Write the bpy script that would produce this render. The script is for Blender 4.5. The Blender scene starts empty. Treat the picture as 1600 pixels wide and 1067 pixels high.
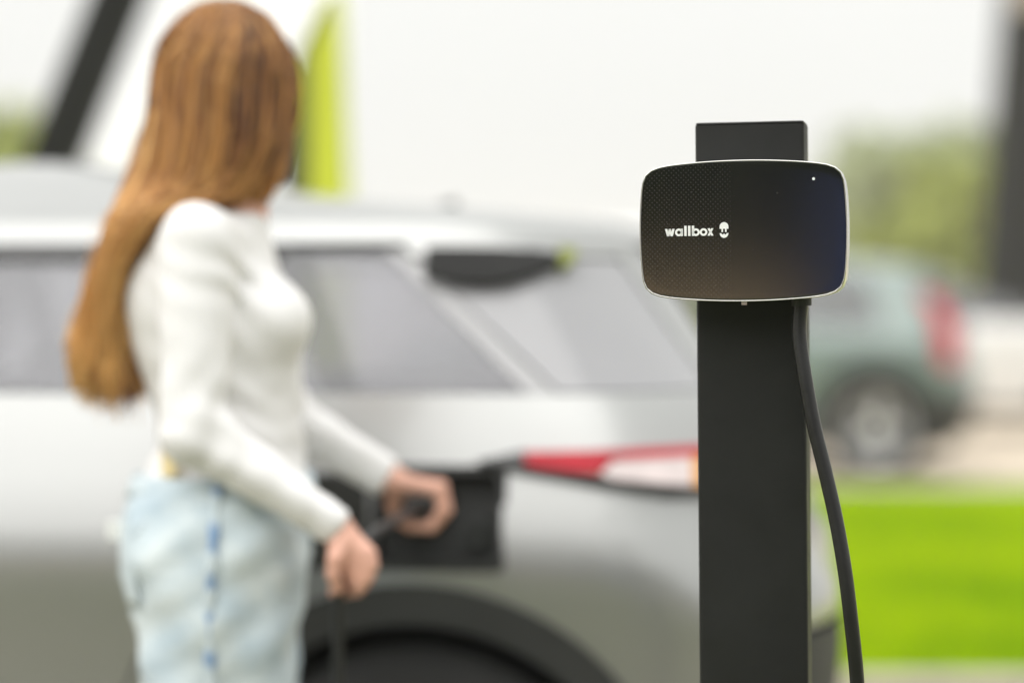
import bpy, math, random
import numpy as np
from mathutils import Vector, Matrix

random.seed(4); RNG = np.random.default_rng(7)
R = math.radians
S = bpy.context.scene
COL = S.collection

# ------------------------------------------------------------------ camera, sky, sun, exposure
CAMZ, FPX, PITCH = 1.26, 3778.0, math.atan(63.5/3778.0)
cd = bpy.data.cameras.new('camera'); cam = bpy.data.objects.new('camera', cd); COL.objects.link(cam)
cam.location = (0, 0, CAMZ); cam.rotation_euler = (math.pi/2 - PITCH, 0, 0)
cd.lens = 85; cd.sensor_width = 36; cd.clip_start = 0.05; cd.clip_end = 2000
cd.dof.use_dof = True; cd.dof.focus_distance = 2.565; cd.dof.aperture_fstop = 1.45
S.camera = cam

SUN_EL, SUN_AZ = R(56), R(220)          # azimuth clockwise from +Y: behind the camera, to the left
wd = bpy.data.worlds.new('World'); S.world = wd; wd.use_nodes = True
nt = wd.node_tree; nt.nodes.clear()
out = nt.nodes.new('ShaderNodeOutputWorld'); bg = nt.nodes.new('ShaderNodeBackground')
sky = nt.nodes.new('ShaderNodeTexSky'); sky.sky_type = 'NISHITA'; sky.sun_disc = False
sky.sun_elevation = SUN_EL; sky.sun_rotation = SUN_AZ; sky.dust_density = 4.0
hs = nt.nodes.new('ShaderNodeHueSaturation'); hs.inputs['Saturation'].default_value = 0.15
tc = nt.nodes.new('ShaderNodeTexCoord'); sx = nt.nodes.new('ShaderNodeSeparateXYZ')
mr = nt.nodes.new('ShaderNodeMapRange'); mr.inputs['From Min'].default_value = 0.0; mr.inputs['From Max'].default_value = 1.0
mr.inputs['To Min'].default_value = 6.0; mr.inputs['To Max'].default_value = 11.5     # CIE overcast: zenith brighter than horizon
ns = nt.nodes.new('ShaderNodeTexNoise'); ns.inputs['Scale'].default_value = 2.2; ns.inputs['Detail'].default_value = 5
nm = nt.nodes.new('ShaderNodeMapRange'); nm.inputs['To Min'].default_value = 0.93; nm.inputs['To Max'].default_value = 1.06
mu = nt.nodes.new('ShaderNodeMath'); mu.operation = 'MULTIPLY'
cc = nt.nodes.new('ShaderNodeCombineColor')
mr_, mg_, mb_ = [nt.nodes.new('ShaderNodeMath') for _ in range(3)]
mix = nt.nodes.new('ShaderNodeMix'); mix.data_type = 'RGBA'; mix.inputs['Factor'].default_value = 0.9
L = nt.links.new
L(tc.outputs['Generated'], sx.inputs[0]); L(sx.outputs['Z'], mr.inputs['Value'])
L(tc.outputs['Generated'], ns.inputs['Vector']); L(ns.outputs['Fac'], nm.inputs['Value'])
L(mr.outputs[0], mu.inputs[0]); L(nm.outputs[0], mu.inputs[1])
for m_, k, s_ in ((mr_, 1.0, 'Red'), (mg_, 1.005, 'Green'), (mb_, 0.98, 'Blue')):
    m_.operation = 'MULTIPLY'; m_.inputs[1].default_value = k; L(mu.outputs[0], m_.inputs[0]); L(m_.outputs[0], cc.inputs[s_])
L(sky.outputs[0], hs.inputs['Color']); L(hs.outputs[0], mix.inputs['A']); L(cc.outputs[0], mix.inputs['B'])
L(mix.outputs['Result'], bg.inputs['Color']); bg.inputs['Strength'].default_value = 0.1
L(bg.outputs[0], out.inputs['Surface'])

sl = bpy.data.lights.new('sun', 'SUN'); sun = bpy.data.objects.new('sun', sl); COL.objects.link(sun)
sl.energy = 1.5; sl.angle = R(80); sl.color = (1.0, 0.975, 0.945)
sd = Vector((math.sin(SUN_AZ)*math.cos(SUN_EL), math.cos(SUN_AZ)*math.cos(SUN_EL), math.sin(SUN_EL)))
sun.rotation_euler = sd.to_track_quat('Z', 'Y').to_euler()

S.view_settings.view_transform = 'Standard'; S.view_settings.look = 'None'
S.view_settings.exposure = 0.60; S.view_settings.gamma = 1.0; S.view_settings.use_curve_mapping = False
S.render.engine = 'CYCLES'
S.cycles.use_denoising = True
S.cycles.max_bounces = 10; S.cycles.transparent_max_bounces = 16; S.cycles.volume_bounces = 1

# ------------------------------------------------------------------ helpers
def P(px, py, Y):
    """a point of the place at distance Y along the road, from where it is seen"""
    a = (px-800.0)/FPX; b = (533.5-py)/FPX
    c, s = math.cos(PITCH), math.sin(PITCH)
    dy = c + b*s; dz = -s + b*c
    k = Y/dy
    return Vector((a*k, Y, CAMZ + dz*k))

def tag(o, label=None, cat=None, group=None, kind=None):
    for k, v in (('label', label), ('category', cat), ('group', group), ('kind', kind)):
        if v: o[k] = v
    return o
def empty(name, loc=(0, 0, 0), rot=(0, 0, 0)):
    o = bpy.data.objects.new(name, None); COL.objects.link(o)
    o.location = loc; o.rotation_euler = rot; o.empty_display_size = 0.1
    return o
def obj(name, verts, faces, mats, parent=None, smooth=True, mi=None, angle=None):
    me = bpy.data.meshes.new(name)
    me.from_pydata([tuple(map(float, v)) for v in verts], [], [tuple(map(int, f)) for f in faces])
    if not isinstance(mats, (list, tuple)): mats = [mats]
    for m in mats: me.materials.append(m)
    if mi is not None: me.polygons.foreach_set('material_index', list(map(int, mi)))
    if smooth: me.polygons.foreach_set('use_smooth', [True]*len(me.polygons))
    if smooth and angle: me.set_sharp_from_angle(angle=R(angle))
    me.update()
    o = bpy.data.objects.new(name, me); COL.objects.link(o)
    if parent: o.parent = parent
    return o
class MB:
    def __init__(s): s.v = []; s.f = []; s.m = []
    def add(s, v, f, m=0):
        b = len(s.v); s.v += [tuple(x) for x in v]; s.f += [tuple(i+b for i in q) for q in f]; s.m += [m]*len(f); return s
    def box(s, lo, hi, m=0, mat=None):
        x0, y0, z0 = lo; x1, y1, z1 = hi
        v = [(x0,y0,z0),(x1,y0,z0),(x1,y1,z0),(x0,y1,z0),(x0,y0,z1),(x1,y0,z1),(x1,y1,z1),(x0,y1,z1)]
        if mat: v = [mat @ Vector(p) for p in v]
        return s.add(v, [(0,3,2,1),(4,5,6,7),(0,1,5,4),(1,2,6,5),(2,3,7,6),(3,0,4,7)], m)
    def tube(s, pts, rads, n=8, m=0, flat=1.0, cap=True):
        v, f = tube_geo(pts, rads, n, flat, cap); return s.add(v, f, m)
    def build(s, name, mats, parent=None, smooth=True, angle=None):
        return obj(name, s.v, s.f, mats, parent, smooth, s.m, angle)
def tube_geo(pts, rads, n=8, flat=1.0, cap=True):
    pts = [Vector(p) for p in pts]; v = []; f = []
    up = None
    for i, p in enumerate(pts):
        t = (pts[min(i+1, len(pts)-1)] - pts[max(i-1, 0)]).normalized()
        if up is None:
            up = Vector((0, 0, 1)) if abs(t.z) < 0.9 else Vector((0, 1, 0))
        a = t.cross(up).normalized(); up = a.cross(t).normalized()
        r = rads[i] if hasattr(rads, '__len__') else rads
        for k in range(n):
            w = 2*math.pi*k/n
            v.append(p + a*(r*math.cos(w)) + up*(r*flat*math.sin(w)))
    for i in range(len(pts)-1):
        for k in range(n):
            f.append((i*n+k, i*n+(k+1) % n, (i+1)*n+(k+1) % n, (i+1)*n+k))
    if cap:
        f.append(tuple(range(n-1, -1, -1))); f.append(tuple((len(pts)-1)*n+k for k in range(n)))
    return v, f
def catmull(pts, k=8):
    P_ = [Vector(p) for p in pts]; P_ = [2*P_[0]-P_[1]] + P_ + [2*P_[-1]-P_[-2]]
    o = []
    for i in range(1, len(P_)-2):
        for j in range(k):
            t = j/k; a, b, c, d = P_[i-1:i+3]
            o.append(0.5*((2*b)+(c-a)*t+(2*a-5*b+4*c-d)*t*t+(3*b-a-3*c+d)*t**3))
    o.append(P_[-2]); return o
def bev(o, w, seg=2):
    m = o.modifiers.new('bevel', 'BEVEL'); m.width = w; m.segments = seg; m.limit_method = 'ANGLE'; m.angle_limit = R(40); m.harden_normals = False
    return o
def solid(o, t):
    m = o.modifiers.new('thickness', 'SOLIDIFY'); m.thickness = t; m.offset = -1
    return o

def mat(name, col, rough=0.5, metal=0.0, coat=0.0, var=0.12, scale=6.0, bump=0.0, bscale=60.0, spec=0.5, col2=None, sheen=0.0, trans=None, coat_rough=0.03):
    m = bpy.data.materials.new(name); m.use_nodes = True; t = m.node_tree; b = t.nodes['Principled BSDF']
    b.inputs['Roughness'].default_value = rough; b.inputs['Metallic'].default_value = metal
    b.inputs['Coat Weight'].default_value = coat; b.inputs['Coat Roughness'].default_value = coat_rough
    b.inputs['Specular IOR Level'].default_value = spec
    b.inputs['Sheen Weight'].default_value = sheen
    tcn = t.nodes.new('ShaderNodeTexCoord')
    n = t.nodes.new('ShaderNodeTexNoise'); n.inputs['Scale'].default_value = scale; n.inputs['Detail'].default_value = 6
    r = t.nodes.new('ShaderNodeValToRGB')
    c2 = col2 or tuple(min(1, c*(1+var)) for c in col)
    c1 = col if col2 else tuple(c*(1-var) for c in col)
    r.color_ramp.elements[0].color = (*c1, 1); r.color_ramp.elements[0].position = 0.3
    r.color_ramp.elements[1].color = (*c2, 1); r.color_ramp.elements[1].position = 0.7
    t.links.new(tcn.outputs['Object'], n.inputs['Vector']); t.links.new(n.outputs['Fac'], r.inputs['Fac'])
    t.links.new(r.outputs['Color'], b.inputs['Base Color'])
    if bump:
        n2 = t.nodes.new('ShaderNodeTexNoise'); n2.inputs['Scale'].default_value = bscale; n2.inputs['Detail'].default_value = 4
        bp = t.nodes.new('ShaderNodeBump'); bp.inputs['Strength'].default_value = bump; bp.inputs['Distance'].default_value = 0.01
        t.links.new(tcn.outputs['Object'], n2.inputs['Vector']); t.links.new(n2.outputs['Fac'], bp.inputs['Height'])
        t.links.new(bp.outputs['Normal'], b.inputs['Normal'])
    return m
def glass_mat(name, tint, painted_haze=0.0):
    m = bpy.data.materials.new(name); m.use_nodes = True; t = m.node_tree; t.nodes.clear(); k = t.links.new
    o = t.nodes.new('ShaderNodeOutputMaterial'); mx = t.nodes.new('ShaderNodeMixShader')
    tr = t.nodes.new('ShaderNodeBsdfTransparent'); gl = t.nodes.new('ShaderNodeBsdfGlossy'); gl.inputs['Roughness'].default_value = 0.02
    ge = t.nodes.new('ShaderNodeNewGeometry'); dt = t.nodes.new('ShaderNodeVectorMath'); dt.operation = 'DOT_PRODUCT'
    k(ge.outputs['Normal'], dt.inputs[0]); k(ge.outputs['Incoming'], dt.inputs[1])
    def mm(op, a, b):
        n = t.nodes.new('ShaderNodeMath'); n.operation = op
        for i, q in enumerate((a, b)):
            if q is None: continue
            if isinstance(q, (int, float)): n.inputs[i].default_value = q
            else: k(q, n.inputs[i])
        return n.outputs[0]
    f = mm('ADD', mm('MULTIPLY', mm('POWER', mm('SUBTRACT', 1.0, mm('ABSOLUTE', dt.outputs['Value'], None)), 5.0), 0.93), 0.06)
    nz = t.nodes.new('ShaderNodeTexNoise'); nz.inputs['Scale'].default_value = 3
    rp = t.nodes.new('ShaderNodeValToRGB'); rp.color_ramp.elements[0].color = (*[c*0.95 for c in tint], 1); rp.color_ramp.elements[1].color = (*tint, 1)
    k(nz.outputs['Fac'], rp.inputs['Fac']); k(rp.outputs[0], tr.inputs['Color'])
    hzs = t.nodes.new('ShaderNodeMixShader'); hzs.inputs[0].default_value = painted_haze; df = t.nodes.new('ShaderNodeBsdfDiffuse'); df.inputs['Color'].default_value = (.36, .36, .385, 1)  # even grey over the pane stands in for pale reflection and haze
    k(tr.outputs[0], hzs.inputs[1]); k(df.outputs[0], hzs.inputs[2])
    k(f, mx.inputs[0]); k(hzs.outputs[0], mx.inputs[1]); k(gl.outputs[0], mx.inputs[2]); k(mx.outputs[0], o.inputs['Surface']); return m

M = {}
M['paint_silver'] = mat('paint_silver', (0.38, 0.385, 0.38), 0.34, 0.70, 0.45, 0.02, 3)
M['paint_teal'] = mat('paint_teal', (0.17, 0.22, 0.212), 0.3, 0.15, 1.0, 0.04, 3)
M['black_plastic'] = mat('black_plastic', (0.022, 0.023, 0.022), 0.55, var=0.2, bump=0.15, bscale=300)
M['clad'] = mat('clad_plastic', (0.032, 0.034, 0.033), 0.6, var=0.2, bump=0.2, bscale=250)
M['gloss_black'] = mat('gloss_black', (0.006, 0.006, 0.007), 0.12, coat=0.5, var=0.1)
M['glass'] = glass_mat('car_glass', (0.82, 0.82, 0.85), 0.30)
M['glass_grey'] = mat('printed_glass_grey', (0.285, 0.285, 0.30), 0.35, 0, 1.0, 0.03)
M['pillar_grey'] = mat('pillar_grey', (0.31, 0.31, 0.32), 0.35, 0, 1.0, 0.03)
M['glass_dark'] = glass_mat('car_glass_dark', (0.60, 0.61, 0.62), 0.15)
M['red_lens'] = mat('red_lens', (0.46, 0.004, 0.02), 0.3, coat=0.15, spec=0.25, var=0.15, scale=25)
M['clear_lens'] = mat('clear_lens', (0.72, 0.62, 0.62), 0.15, coat=1, var=0.1, scale=25)
M['amber_lens'] = mat('amber_lens', (0.75, 0.33, 0.04), 0.15, coat=1, var=0.1, scale=25)
M['lime'] = mat('lime', (0.55, 0.60, 0.035), 0.55, var=0.06, scale=2)
M['lime_dark'] = mat('lime_dark', (0.22, 0.25, 0.05), 0.6, var=0.06)
M['tyre'] = mat('tyre', (0.02, 0.02, 0.02), 0.8, var=0.2, bump=0.3, bscale=120)
M['rim'] = mat('rim_alloy', (0.66, 0.67, 0.67), 0.45, 0.6, var=0.05)
M['rim_dark'] = mat('rim_dark', (0.05, 0.05, 0.052), 0.35, 0.5, var=0.05)
M['interior'] = mat('interior', (0.10, 0.10, 0.105), 0.8, var=0.1)
M['seat'] = mat('seat_fabric', (0.22, 0.22, 0.23), 0.85, var=0.1)
M['chrome'] = mat('chrome', (0.72, 0.73, 0.73), 0.18, 1.0, var=0.03)
M['dark_under'] = mat('dark_under', (0.02, 0.02, 0.02), 0.9)
M['plate'] = mat('plate', (0.7, 0.7, 0.66), 0.5)
M['post'] = mat('post_powder_coat', (0.009, 0.0095, 0.0085), 0.52, var=0.25, scale=9, bump=0.12, bscale=900, spec=0.34)
_t = M['post'].node_tree; _n = _t.nodes.new('ShaderNodeTexNoise'); _n.inputs['Scale'].default_value = 14; _n.inputs['Detail'].default_value = 9; _n.inputs['Roughness'].default_value = .65
_r = _t.nodes.new('ShaderNodeMapRange'); _r.inputs['From Min'].default_value = .3; _r.inputs['From Max'].default_value = .7; _r.inputs['To Min'].default_value = .38; _r.inputs['To Max'].default_value = .66
_t.links.new(_t.nodes['Texture Coordinate'].outputs['Object'], _n.inputs['Vector']); _t.links.new(_n.outputs['Fac'], _r.inputs['Value']); _t.links.new(_r.outputs[0], _t.nodes['Principled BSDF'].inputs['Roughness'])
M['rim_silver'] = mat('rim_silver', (0.66, 0.655, 0.63), 0.22, 1.0, var=0.03)
M['shell_grey'] = mat('shell_grey', (0.60, 0.60, 0.585), 0.3, 0.9, var=0.05)
M['print_white'] = mat('print_white', (0.85, 0.86, 0.84), 0.5, var=0.02)
M['cable'] = mat('cable_rubber', (0.009, 0.009, 0.0095), 0.36, var=0.25, scale=30, bump=0.08, bscale=200)
M['skin'] = mat('skin', (0.69, 0.38, 0.285), 0.5, var=0.10, scale=30, bump=0.05, bscale=300)
M['shirt'] = mat('shirt_jersey', (0.82, 0.81, 0.81), 0.85, var=0.02, scale=8, bump=0.12, bscale=25, sheen=0.1)
M['shoe'] = mat('shoe', (0.7, 0.7, 0.68), 0.6)
M['patch'] = mat('patch_leather', (0.80, 0.66, 0.36), 0.6)
M['seam'] = mat('seam_denim', (0.22, 0.34, 0.53), 0.9, var=0.3, scale=30, col2=(0.58, 0.66, 0.70))
_t = M['seam'].node_tree; _w = _t.nodes.new('ShaderNodeTexWave'); _w.bands_direction = 'Z'; _w.inputs['Scale'].default_value = 5.4; _w.inputs['Distortion'].default_value = 5; _w.inputs['Detail'].default_value = 3; _w.inputs['Detail Scale'].default_value = 2
_t.links.new(_t.nodes['Texture Coordinate'].outputs['Object'], _w.inputs['Vector']); _t.links.new(_w.outputs['Fac'], _t.nodes['Color Ramp'].inputs['Fac'])
_e = _t.nodes['Color Ramp'].color_ramp.elements; _e[0].position = .10; _e[1].position = .75
M['grass_blade'] = mat('grass_blade', (0.25, 0.42, 0.001), 0.9, spec=0.05, scale=0.8, col2=(0.48, 0.62, 0.002))
M['lawn'] = mat('lawn_soil', (0.31, 0.42, 0.001), 0.95, spec=0.05, scale=0.7, col2=(0.42, 0.53, 0.001), bump=0.3, bscale=40)
M['verge'] = mat('verge_grass', (0.07, 0.09, 0.02), 0.9, scale=2, col2=(0.105, 0.12, 0.033), bump=0.4, bscale=40)
M['paving'] = mat('paving', (0.33, 0.295, 0.22), 0.85, scale=4, col2=(0.40, 0.36, 0.275), bump=0.25, bscale=80)
M['kerb'] = mat('kerb_concrete', (0.40, 0.36, 0.29), 0.9, scale=7, var=0.12, bump=0.2)
M['gravel'] = mat('gravel_lot', (0.52, 0.44, 0.345), 0.95, scale=1.5, col2=(0.62, 0.53, 0.42), bump=0.4, bscale=50)
M['bark'] = mat('bark', (0.10, 0.075, 0.05), 0.9, var=0.3, scale=10, bump=0.5, bscale=20)
M['leaf'] = mat('leaf', (0.35, 0.40, 0.21), 0.6, scale=0.6, col2=(0.46, 0.50, 0.31))  # paled and blued: haze over the distant trees put into the leaf colour
M['leaf_yellow'] = mat('leaf_yellow', (0.30, 0.36, 0.07), 0.6, scale=0.6, col2=(0.42, 0.46, 0.11))
M['leaf_dark'] = mat('leaf_dark', (0.05, 0.075, 0.025), 0.6, scale=0.6, col2=(0.09, 0.12, 0.04))
M['canvas'] = mat('canvas_white', (0.92, 0.92, 0.92), 0.7, var=0.02, scale=1.5, bump=0.1, bscale=3)
M['canvas_black'] = mat('canvas_black', (0.008, 0.008, 0.008), 0.95, var=0.1, scale=1.5, bump=0.1, bscale=3)
M['canvas_grey'] = mat('canvas_grey', (0.022, 0.023, 0.025), 0.7, var=0.1, scale=1.5)
M['beige'] = mat('beige_panel', (0.42, 0.36, 0.30), 0.7)
M['reflection_brown'] = mat('brown_reflected', (0.66, 0.50, 0.33), 0.9, var=0.2, scale=1.5, bump=0.3)
M['reflection_blue'] = mat('blue_reflected', (0.13, 0.17, 0.42), 0.6, var=0.1)
M['window_dark'] = mat('window_dark', (0.03, 0.035, 0.04), 0.1)

# ------------------------------------------------------------------ the ground
def sheet(name, x0, x1, y0, y1, z, m, n=1):
    return tag(obj(name, [(x0,y0,z),(x1,y0,z),(x1,y1,z),(x0,y1,z)], [(0,1,2,3)], m, smooth=False), kind='structure')
sheet('ground', -900, 900, -900, 900, -0.02, M['gravel'])
sheet('pavement', -30, 30, 3.06, 7.33, 0.0, M['paving'])
sheet('lawn', -30, 30, 7.52, 15.0, 0.07, M['lawn'])
sheet('verge', -30, 30, -9.0, 2.9, 0.04, M['verge'])
sheet('parking_lot', -40, 40, 15.15, 34, 0.0, M['gravel'])
def kerb(y0, y1):
    m = MB(); m.box((-30, y0, -0.02), (30, y1, 0.11))
    o = m.build('kerb', M['kerb'], smooth=False); bev(o, 0.02); tag(o, kind='structure')
kerb(7.35, 7.50); kerb(15.02, 15.13); kerb(2.91, 3.05)
def grass(name, x0, x1, y0, y1, z, n, h, m, label):
    x = RNG.uniform(x0, x1, n); y = RNG.uniform(y0, y1, n); a = RNG.uniform(0, 2*math.pi, n); hh = h*RNG.uniform(.5, 1.2, n)
    lx = RNG.normal(0, .4, n)*hh; ly = RNG.normal(0, .4, n)*hh; w = 0.008 + 0.006*RNG.random(n)
    v = np.empty((n, 3, 3)); ca, sa = np.cos(a)*w, np.sin(a)*w
    v[:, 0] = np.stack([x-ca, y-sa, np.full(n, z)], 1); v[:, 1] = np.stack([x+ca, y+sa, np.full(n, z)], 1); v[:, 2] = np.stack([x+lx, y+ly, z+hh], 1)
    me = bpy.data.meshes.new(name); me.from_pydata(v.reshape(-1, 3), [], np.arange(3*n).reshape(-1, 3)); me.materials.append(m)
    o = bpy.data.objects.new(name, me); COL.objects.link(o); tag(o, label, 'grass', kind='stuff')
grass('lawn_grass', 0.4, 3.8, 7.53, 14.98, 0.07, 75000, 0.05, M['grass_blade'], 'bright green mown grass behind the charging post')

# ------------------------------------------------------------------ surface nets (blended solid shapes)
def rc(X, a, b, ra, rb):
    a = np.array(a, np.float32); b = np.array(b, np.float32); ab = b-a
    t = np.clip(((X-a) @ ab)/max(float(ab @ ab), 1e-9), 0, 1)
    d = X - (a + t[..., None]*ab)
    return np.sqrt((d*d).sum(-1)) - (ra + (rb-ra)*t)
def ell(X, c, r, rz=0.0, tilt=0.0):
    d = X - np.array(c, np.float32)
    if rz or tilt:
        Mx = np.array((Matrix.Rotation(rz, 3, 'Z') @ Matrix.Rotation(tilt, 3, 'Y')), np.float32); d = d @ Mx
    r = np.array(r, np.float32); k = np.sqrt(((d/r)**2).sum(-1)); g = np.sqrt(((d/(r*r))**2).sum(-1))
    return k*(k-1)/np.maximum(g, 1e-6)
def smin(a, b, k):
    h = np.clip(0.5+0.5*(b-a)/k, 0, 1)
    return b + (a-b)*h - k*h*(1-h)
def smax(a, b, k): return -smin(-a, -b, k)
def grid(lo, hi, h):
    ax = [np.arange(l, u+h, h, dtype=np.float32) for l, u in zip(lo, hi)]
    return np.stack(np.meshgrid(*ax, indexing='ij'), -1)
def nets(F, X):
    o = X[0, 0, 0]; h = float(X[1, 0, 0, 0]-X[0, 0, 0, 0]); s = F < 0
    n = np.array(F.shape)-1; acc = np.zeros((*n, 3)); cnt = np.zeros(n)
    off = [(i, j, k) for i in (0, 1) for j in (0, 1) for k in (0, 1)]
    sl_ = lambda q: tuple(slice(q[i], q[i]+n[i]) for i in range(3))
    for a in off:
        for ax in range(3):
            if a[ax]: continue
            b = list(a); b[ax] = 1
            fa, fb = F[sl_(a)], F[sl_(b)]; cr = (fa < 0) != (fb < 0)
            t = np.where(cr, fa/np.where(cr, fa-fb, 1), 0)
            for c in range(3):
                acc[..., c] += np.where(cr, a[c] + (t if c == ax else 0), 0)
            cnt += cr
    ins = cnt > 0; idx = -np.ones(n, int); idx[ins] = np.arange(ins.sum())
    ijk = np.argwhere(ins); V = o + h*(ijk + acc[ins]/cnt[ins][:, None])
    faces = []
    for ax in range(3):
        u, w = (ax+1) % 3, (ax+2) % 3
        e = [0, 0, 0]; e[ax] = 1
        lo = [slice(0, None)]*3; lo[ax] = slice(0, -1); hi = [slice(0, None)]*3; hi[ax] = slice(1, None)
        A, B = s[tuple(lo)], s[tuple(hi)]
        q = np.argwhere(A != B); q = q[(q[:, u] > 0) & (q[:, w] > 0) & (q[:, u] < n[u]) & (q[:, w] < n[w])]
        fl = A[tuple(q.T)]
        def cell(du, dw):
            c = q.copy(); c[:, u] += du; c[:, w] += dw; return idx[tuple(c.T)]
        Q = np.stack([cell(-1, -1), cell(0, -1), cell(0, 0), cell(-1, 0)], 1)
        Q[~fl] = Q[~fl][:, ::-1]; faces.append(Q)
    Fc = np.concatenate(faces); Fc = Fc[(Fc >= 0).all(1)]
    return V, Fc
def relax(V, Fc, it=2, lam=0.5):
    E = np.concatenate([Fc[:, [0, 1]], Fc[:, [1, 2]], Fc[:, [2, 3]], Fc[:, [3, 0]]]); deg = np.zeros(len(V))
    np.add.at(deg, E[:, 0], 1); np.add.at(deg, E[:, 1], 1)
    for k in range(it):
        sm = np.zeros_like(V); np.add.at(sm, E[:, 0], V[E[:, 1]]); np.add.at(sm, E[:, 1], V[E[:, 0]])
        V = V + (lam if k % 2 == 0 else lam)*(sm/np.maximum(deg, 1)[:, None]-V)
    return V

# ------------------------------------------------------------------ cars: a stack of plan outlines, panels laid out on it
class Shell:
    def __init__(s, rows, a=0.30, b=0.42):
        A = np.array(rows, float); s.z = A[:, 0]; s.w = A[:, 1]; s.xr = A[:, 2]; s.xf = A[:, 3]; s.a = a; s.b = b
        s.z0, s.z1 = s.z[0], s.z[-1]
        zz = np.linspace(s.z0, s.z1, 600); k = np.hanning(15); k /= k.sum()
        f = lambda y: np.convolve(np.pad(np.interp(zz, s.z, y), 7, mode='edge'), k, 'valid')
        s.zz = zz; s.W = f(s.w); s.XR = f(s.xr); s.XF = f(s.xf)
        s.W[-1] = s.w[-1]; s.XR[-1] = s.xr[-1]; s.XF[-1] = s.xf[-1]
    def par(s, z):
        w, r, f = np.interp(z, s.zz, s.W), np.interp(z, s.zz, s.XR), np.interp(z, s.zz, s.XF)
        a = min(s.a, 0.3*(r-f)); b = min(s.b, 0.8*w); return w, r, f, a, b
    def ends(s, z):
        w, r, f, a, b = s.par(z); lc = math.pi/2*math.sqrt((a*a+b*b)/2)
        return f+a-lc-(w-b), r-a+lc+(w-b)
    def at(s, q, z, off=0.0):
        w, r, f, a, b = s.par(z); lc = math.pi/2*math.sqrt((a*a+b*b)/2)
        if q > r-a:
            t = (q-(r-a))/lc
            if t <= 1:
                t *= math.pi/2; x = r-a+a*math.sin(t); y = -(w-b)-b*math.cos(t); n = (math.sin(t), -math.cos(t))
            else: x, y, n = r, -max(0.0, (w-b)-(q-(r-a)-lc)), (1, 0)
        elif q < f+a:
            t = ((f+a)-q)/lc
            if t <= 1:
                t *= math.pi/2; x = f+a-a*math.sin(t); y = -(w-b)-b*math.cos(t); n = (-math.sin(t), -math.cos(t))
            else: x, y, n = f, -max(0.0, (w-b)-((f+a)-q-lc)), (-1, 0)
        else: x, y, n = q, -w, (0, -1)
        return (x+n[0]*off, y+n[1]*off, z)
def clip(poly, ax, val, keep_less):
    o = []
    for i in range(len(poly)):
        p, q = poly[i], poly[(i+1) % len(poly)]
        ip = (p[ax] <= val) if keep_less else (p[ax] >= val); iq = (q[ax] <= val) if keep_less else (q[ax] >= val)
        if ip: o.append(p)
        if ip != iq:
            t = (val-p[ax])/(q[ax]-p[ax]); o.append(tuple(p[k]+t*(q[k]-p[k]) for k in (0, 1)))
    return o
def panel_geo(sh, polys, off=0.0, ds=0.06, dz=0.04, mirror=False):
    """polys in (length along the flank, height); returns verts and faces on the shell"""
    V, Fc, D = [], [], {}
    def vid(p, sg):
        k = (round(p[0], 4), round(p[1], 4), sg)
        if k not in D:
            x, y, z = sh.at(p[0], p[1], off); D[k] = len(V); V.append((x, y*sg, z))
        return D[k]
    for sg in ((1, -1) if mirror == 'both' else ((-1,) if mirror else (1,))):
        for poly in polys:
            s0, s1 = min(p[0] for p in poly), max(p[0] for p in poly); z0, z1 = min(p[1] for p in poly), max(p[1] for p in poly)
            i = math.floor(s0/ds)
            while i*ds < s1:
                c = clip(clip(poly, 0, i*ds, False), 0, (i+1)*ds, True) if poly else []
                if len(c) >= 3:
                    j = math.floor(z0/dz)
                    while j*dz < z1:
                        e = clip(clip(c, 1, j*dz, False), 1, (j+1)*dz, True)
                        ids = []
                        for p in e:
                            k = vid(p, sg)
                            if k not in ids: ids.append(k)
                        if len(ids) >= 3: Fc.append(ids if sg == 1 else ids[::-1])
                        j += 1
                i += 1
    return V, Fc
def panel(name, sh, polys, m, parent, off=0.0, th=0.006, mirror=False, **k):
    v, f = panel_geo(sh, polys, off, mirror=mirror, **k)
    o = obj(name, v, f, m, parent); solid(o, th)
    cnt = {}
    for p in o.data.polygons:
        for e in p.edge_keys: cnt[e] = cnt.get(e, 0)+1
    o.data.edges.foreach_set('use_edge_sharp', [cnt.get(tuple(sorted(e.vertices)), 0) == 1 for e in o.data.edges])
    return o
def arc(cx, cz, r, a0, a1, n=24):
    return [(cx+r*math.cos(R(a0+(a1-a0)*i/n)), cz+r*math.sin(R(a0+(a1-a0)*i/n))) for i in range(n+1)]
def rrect(x0, x1, z0, z1, r, n=5):
    o = []
    for cx, cz, a in ((x1-r, z1-r, 0), (x0+r, z1-r, 90), (x0+r, z0+r, 180), (x1-r, z0+r, 270)):
        o += [(cx+r*math.cos(R(a+90*i/n)), cz+r*math.sin(R(a+90*i/n))) for i in range(n+1)]
    return o
def lathe(prof, n=40):
    """profile (radius, y) turned about the Y axis"""
    v, f = [], []
    for k in range(n):
        w = 2*math.pi*k/n
        v += [(r*math.cos(w), y, r*math.sin(w)) for r, y in prof]
    L_ = len(prof)
    for k in range(n):
        for i in range(L_-1):
            f.append((k*L_+i, k*L_+i+1, ((k+1) % n)*L_+i+1, ((k+1) % n)*L_+i))
    return v, f
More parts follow.
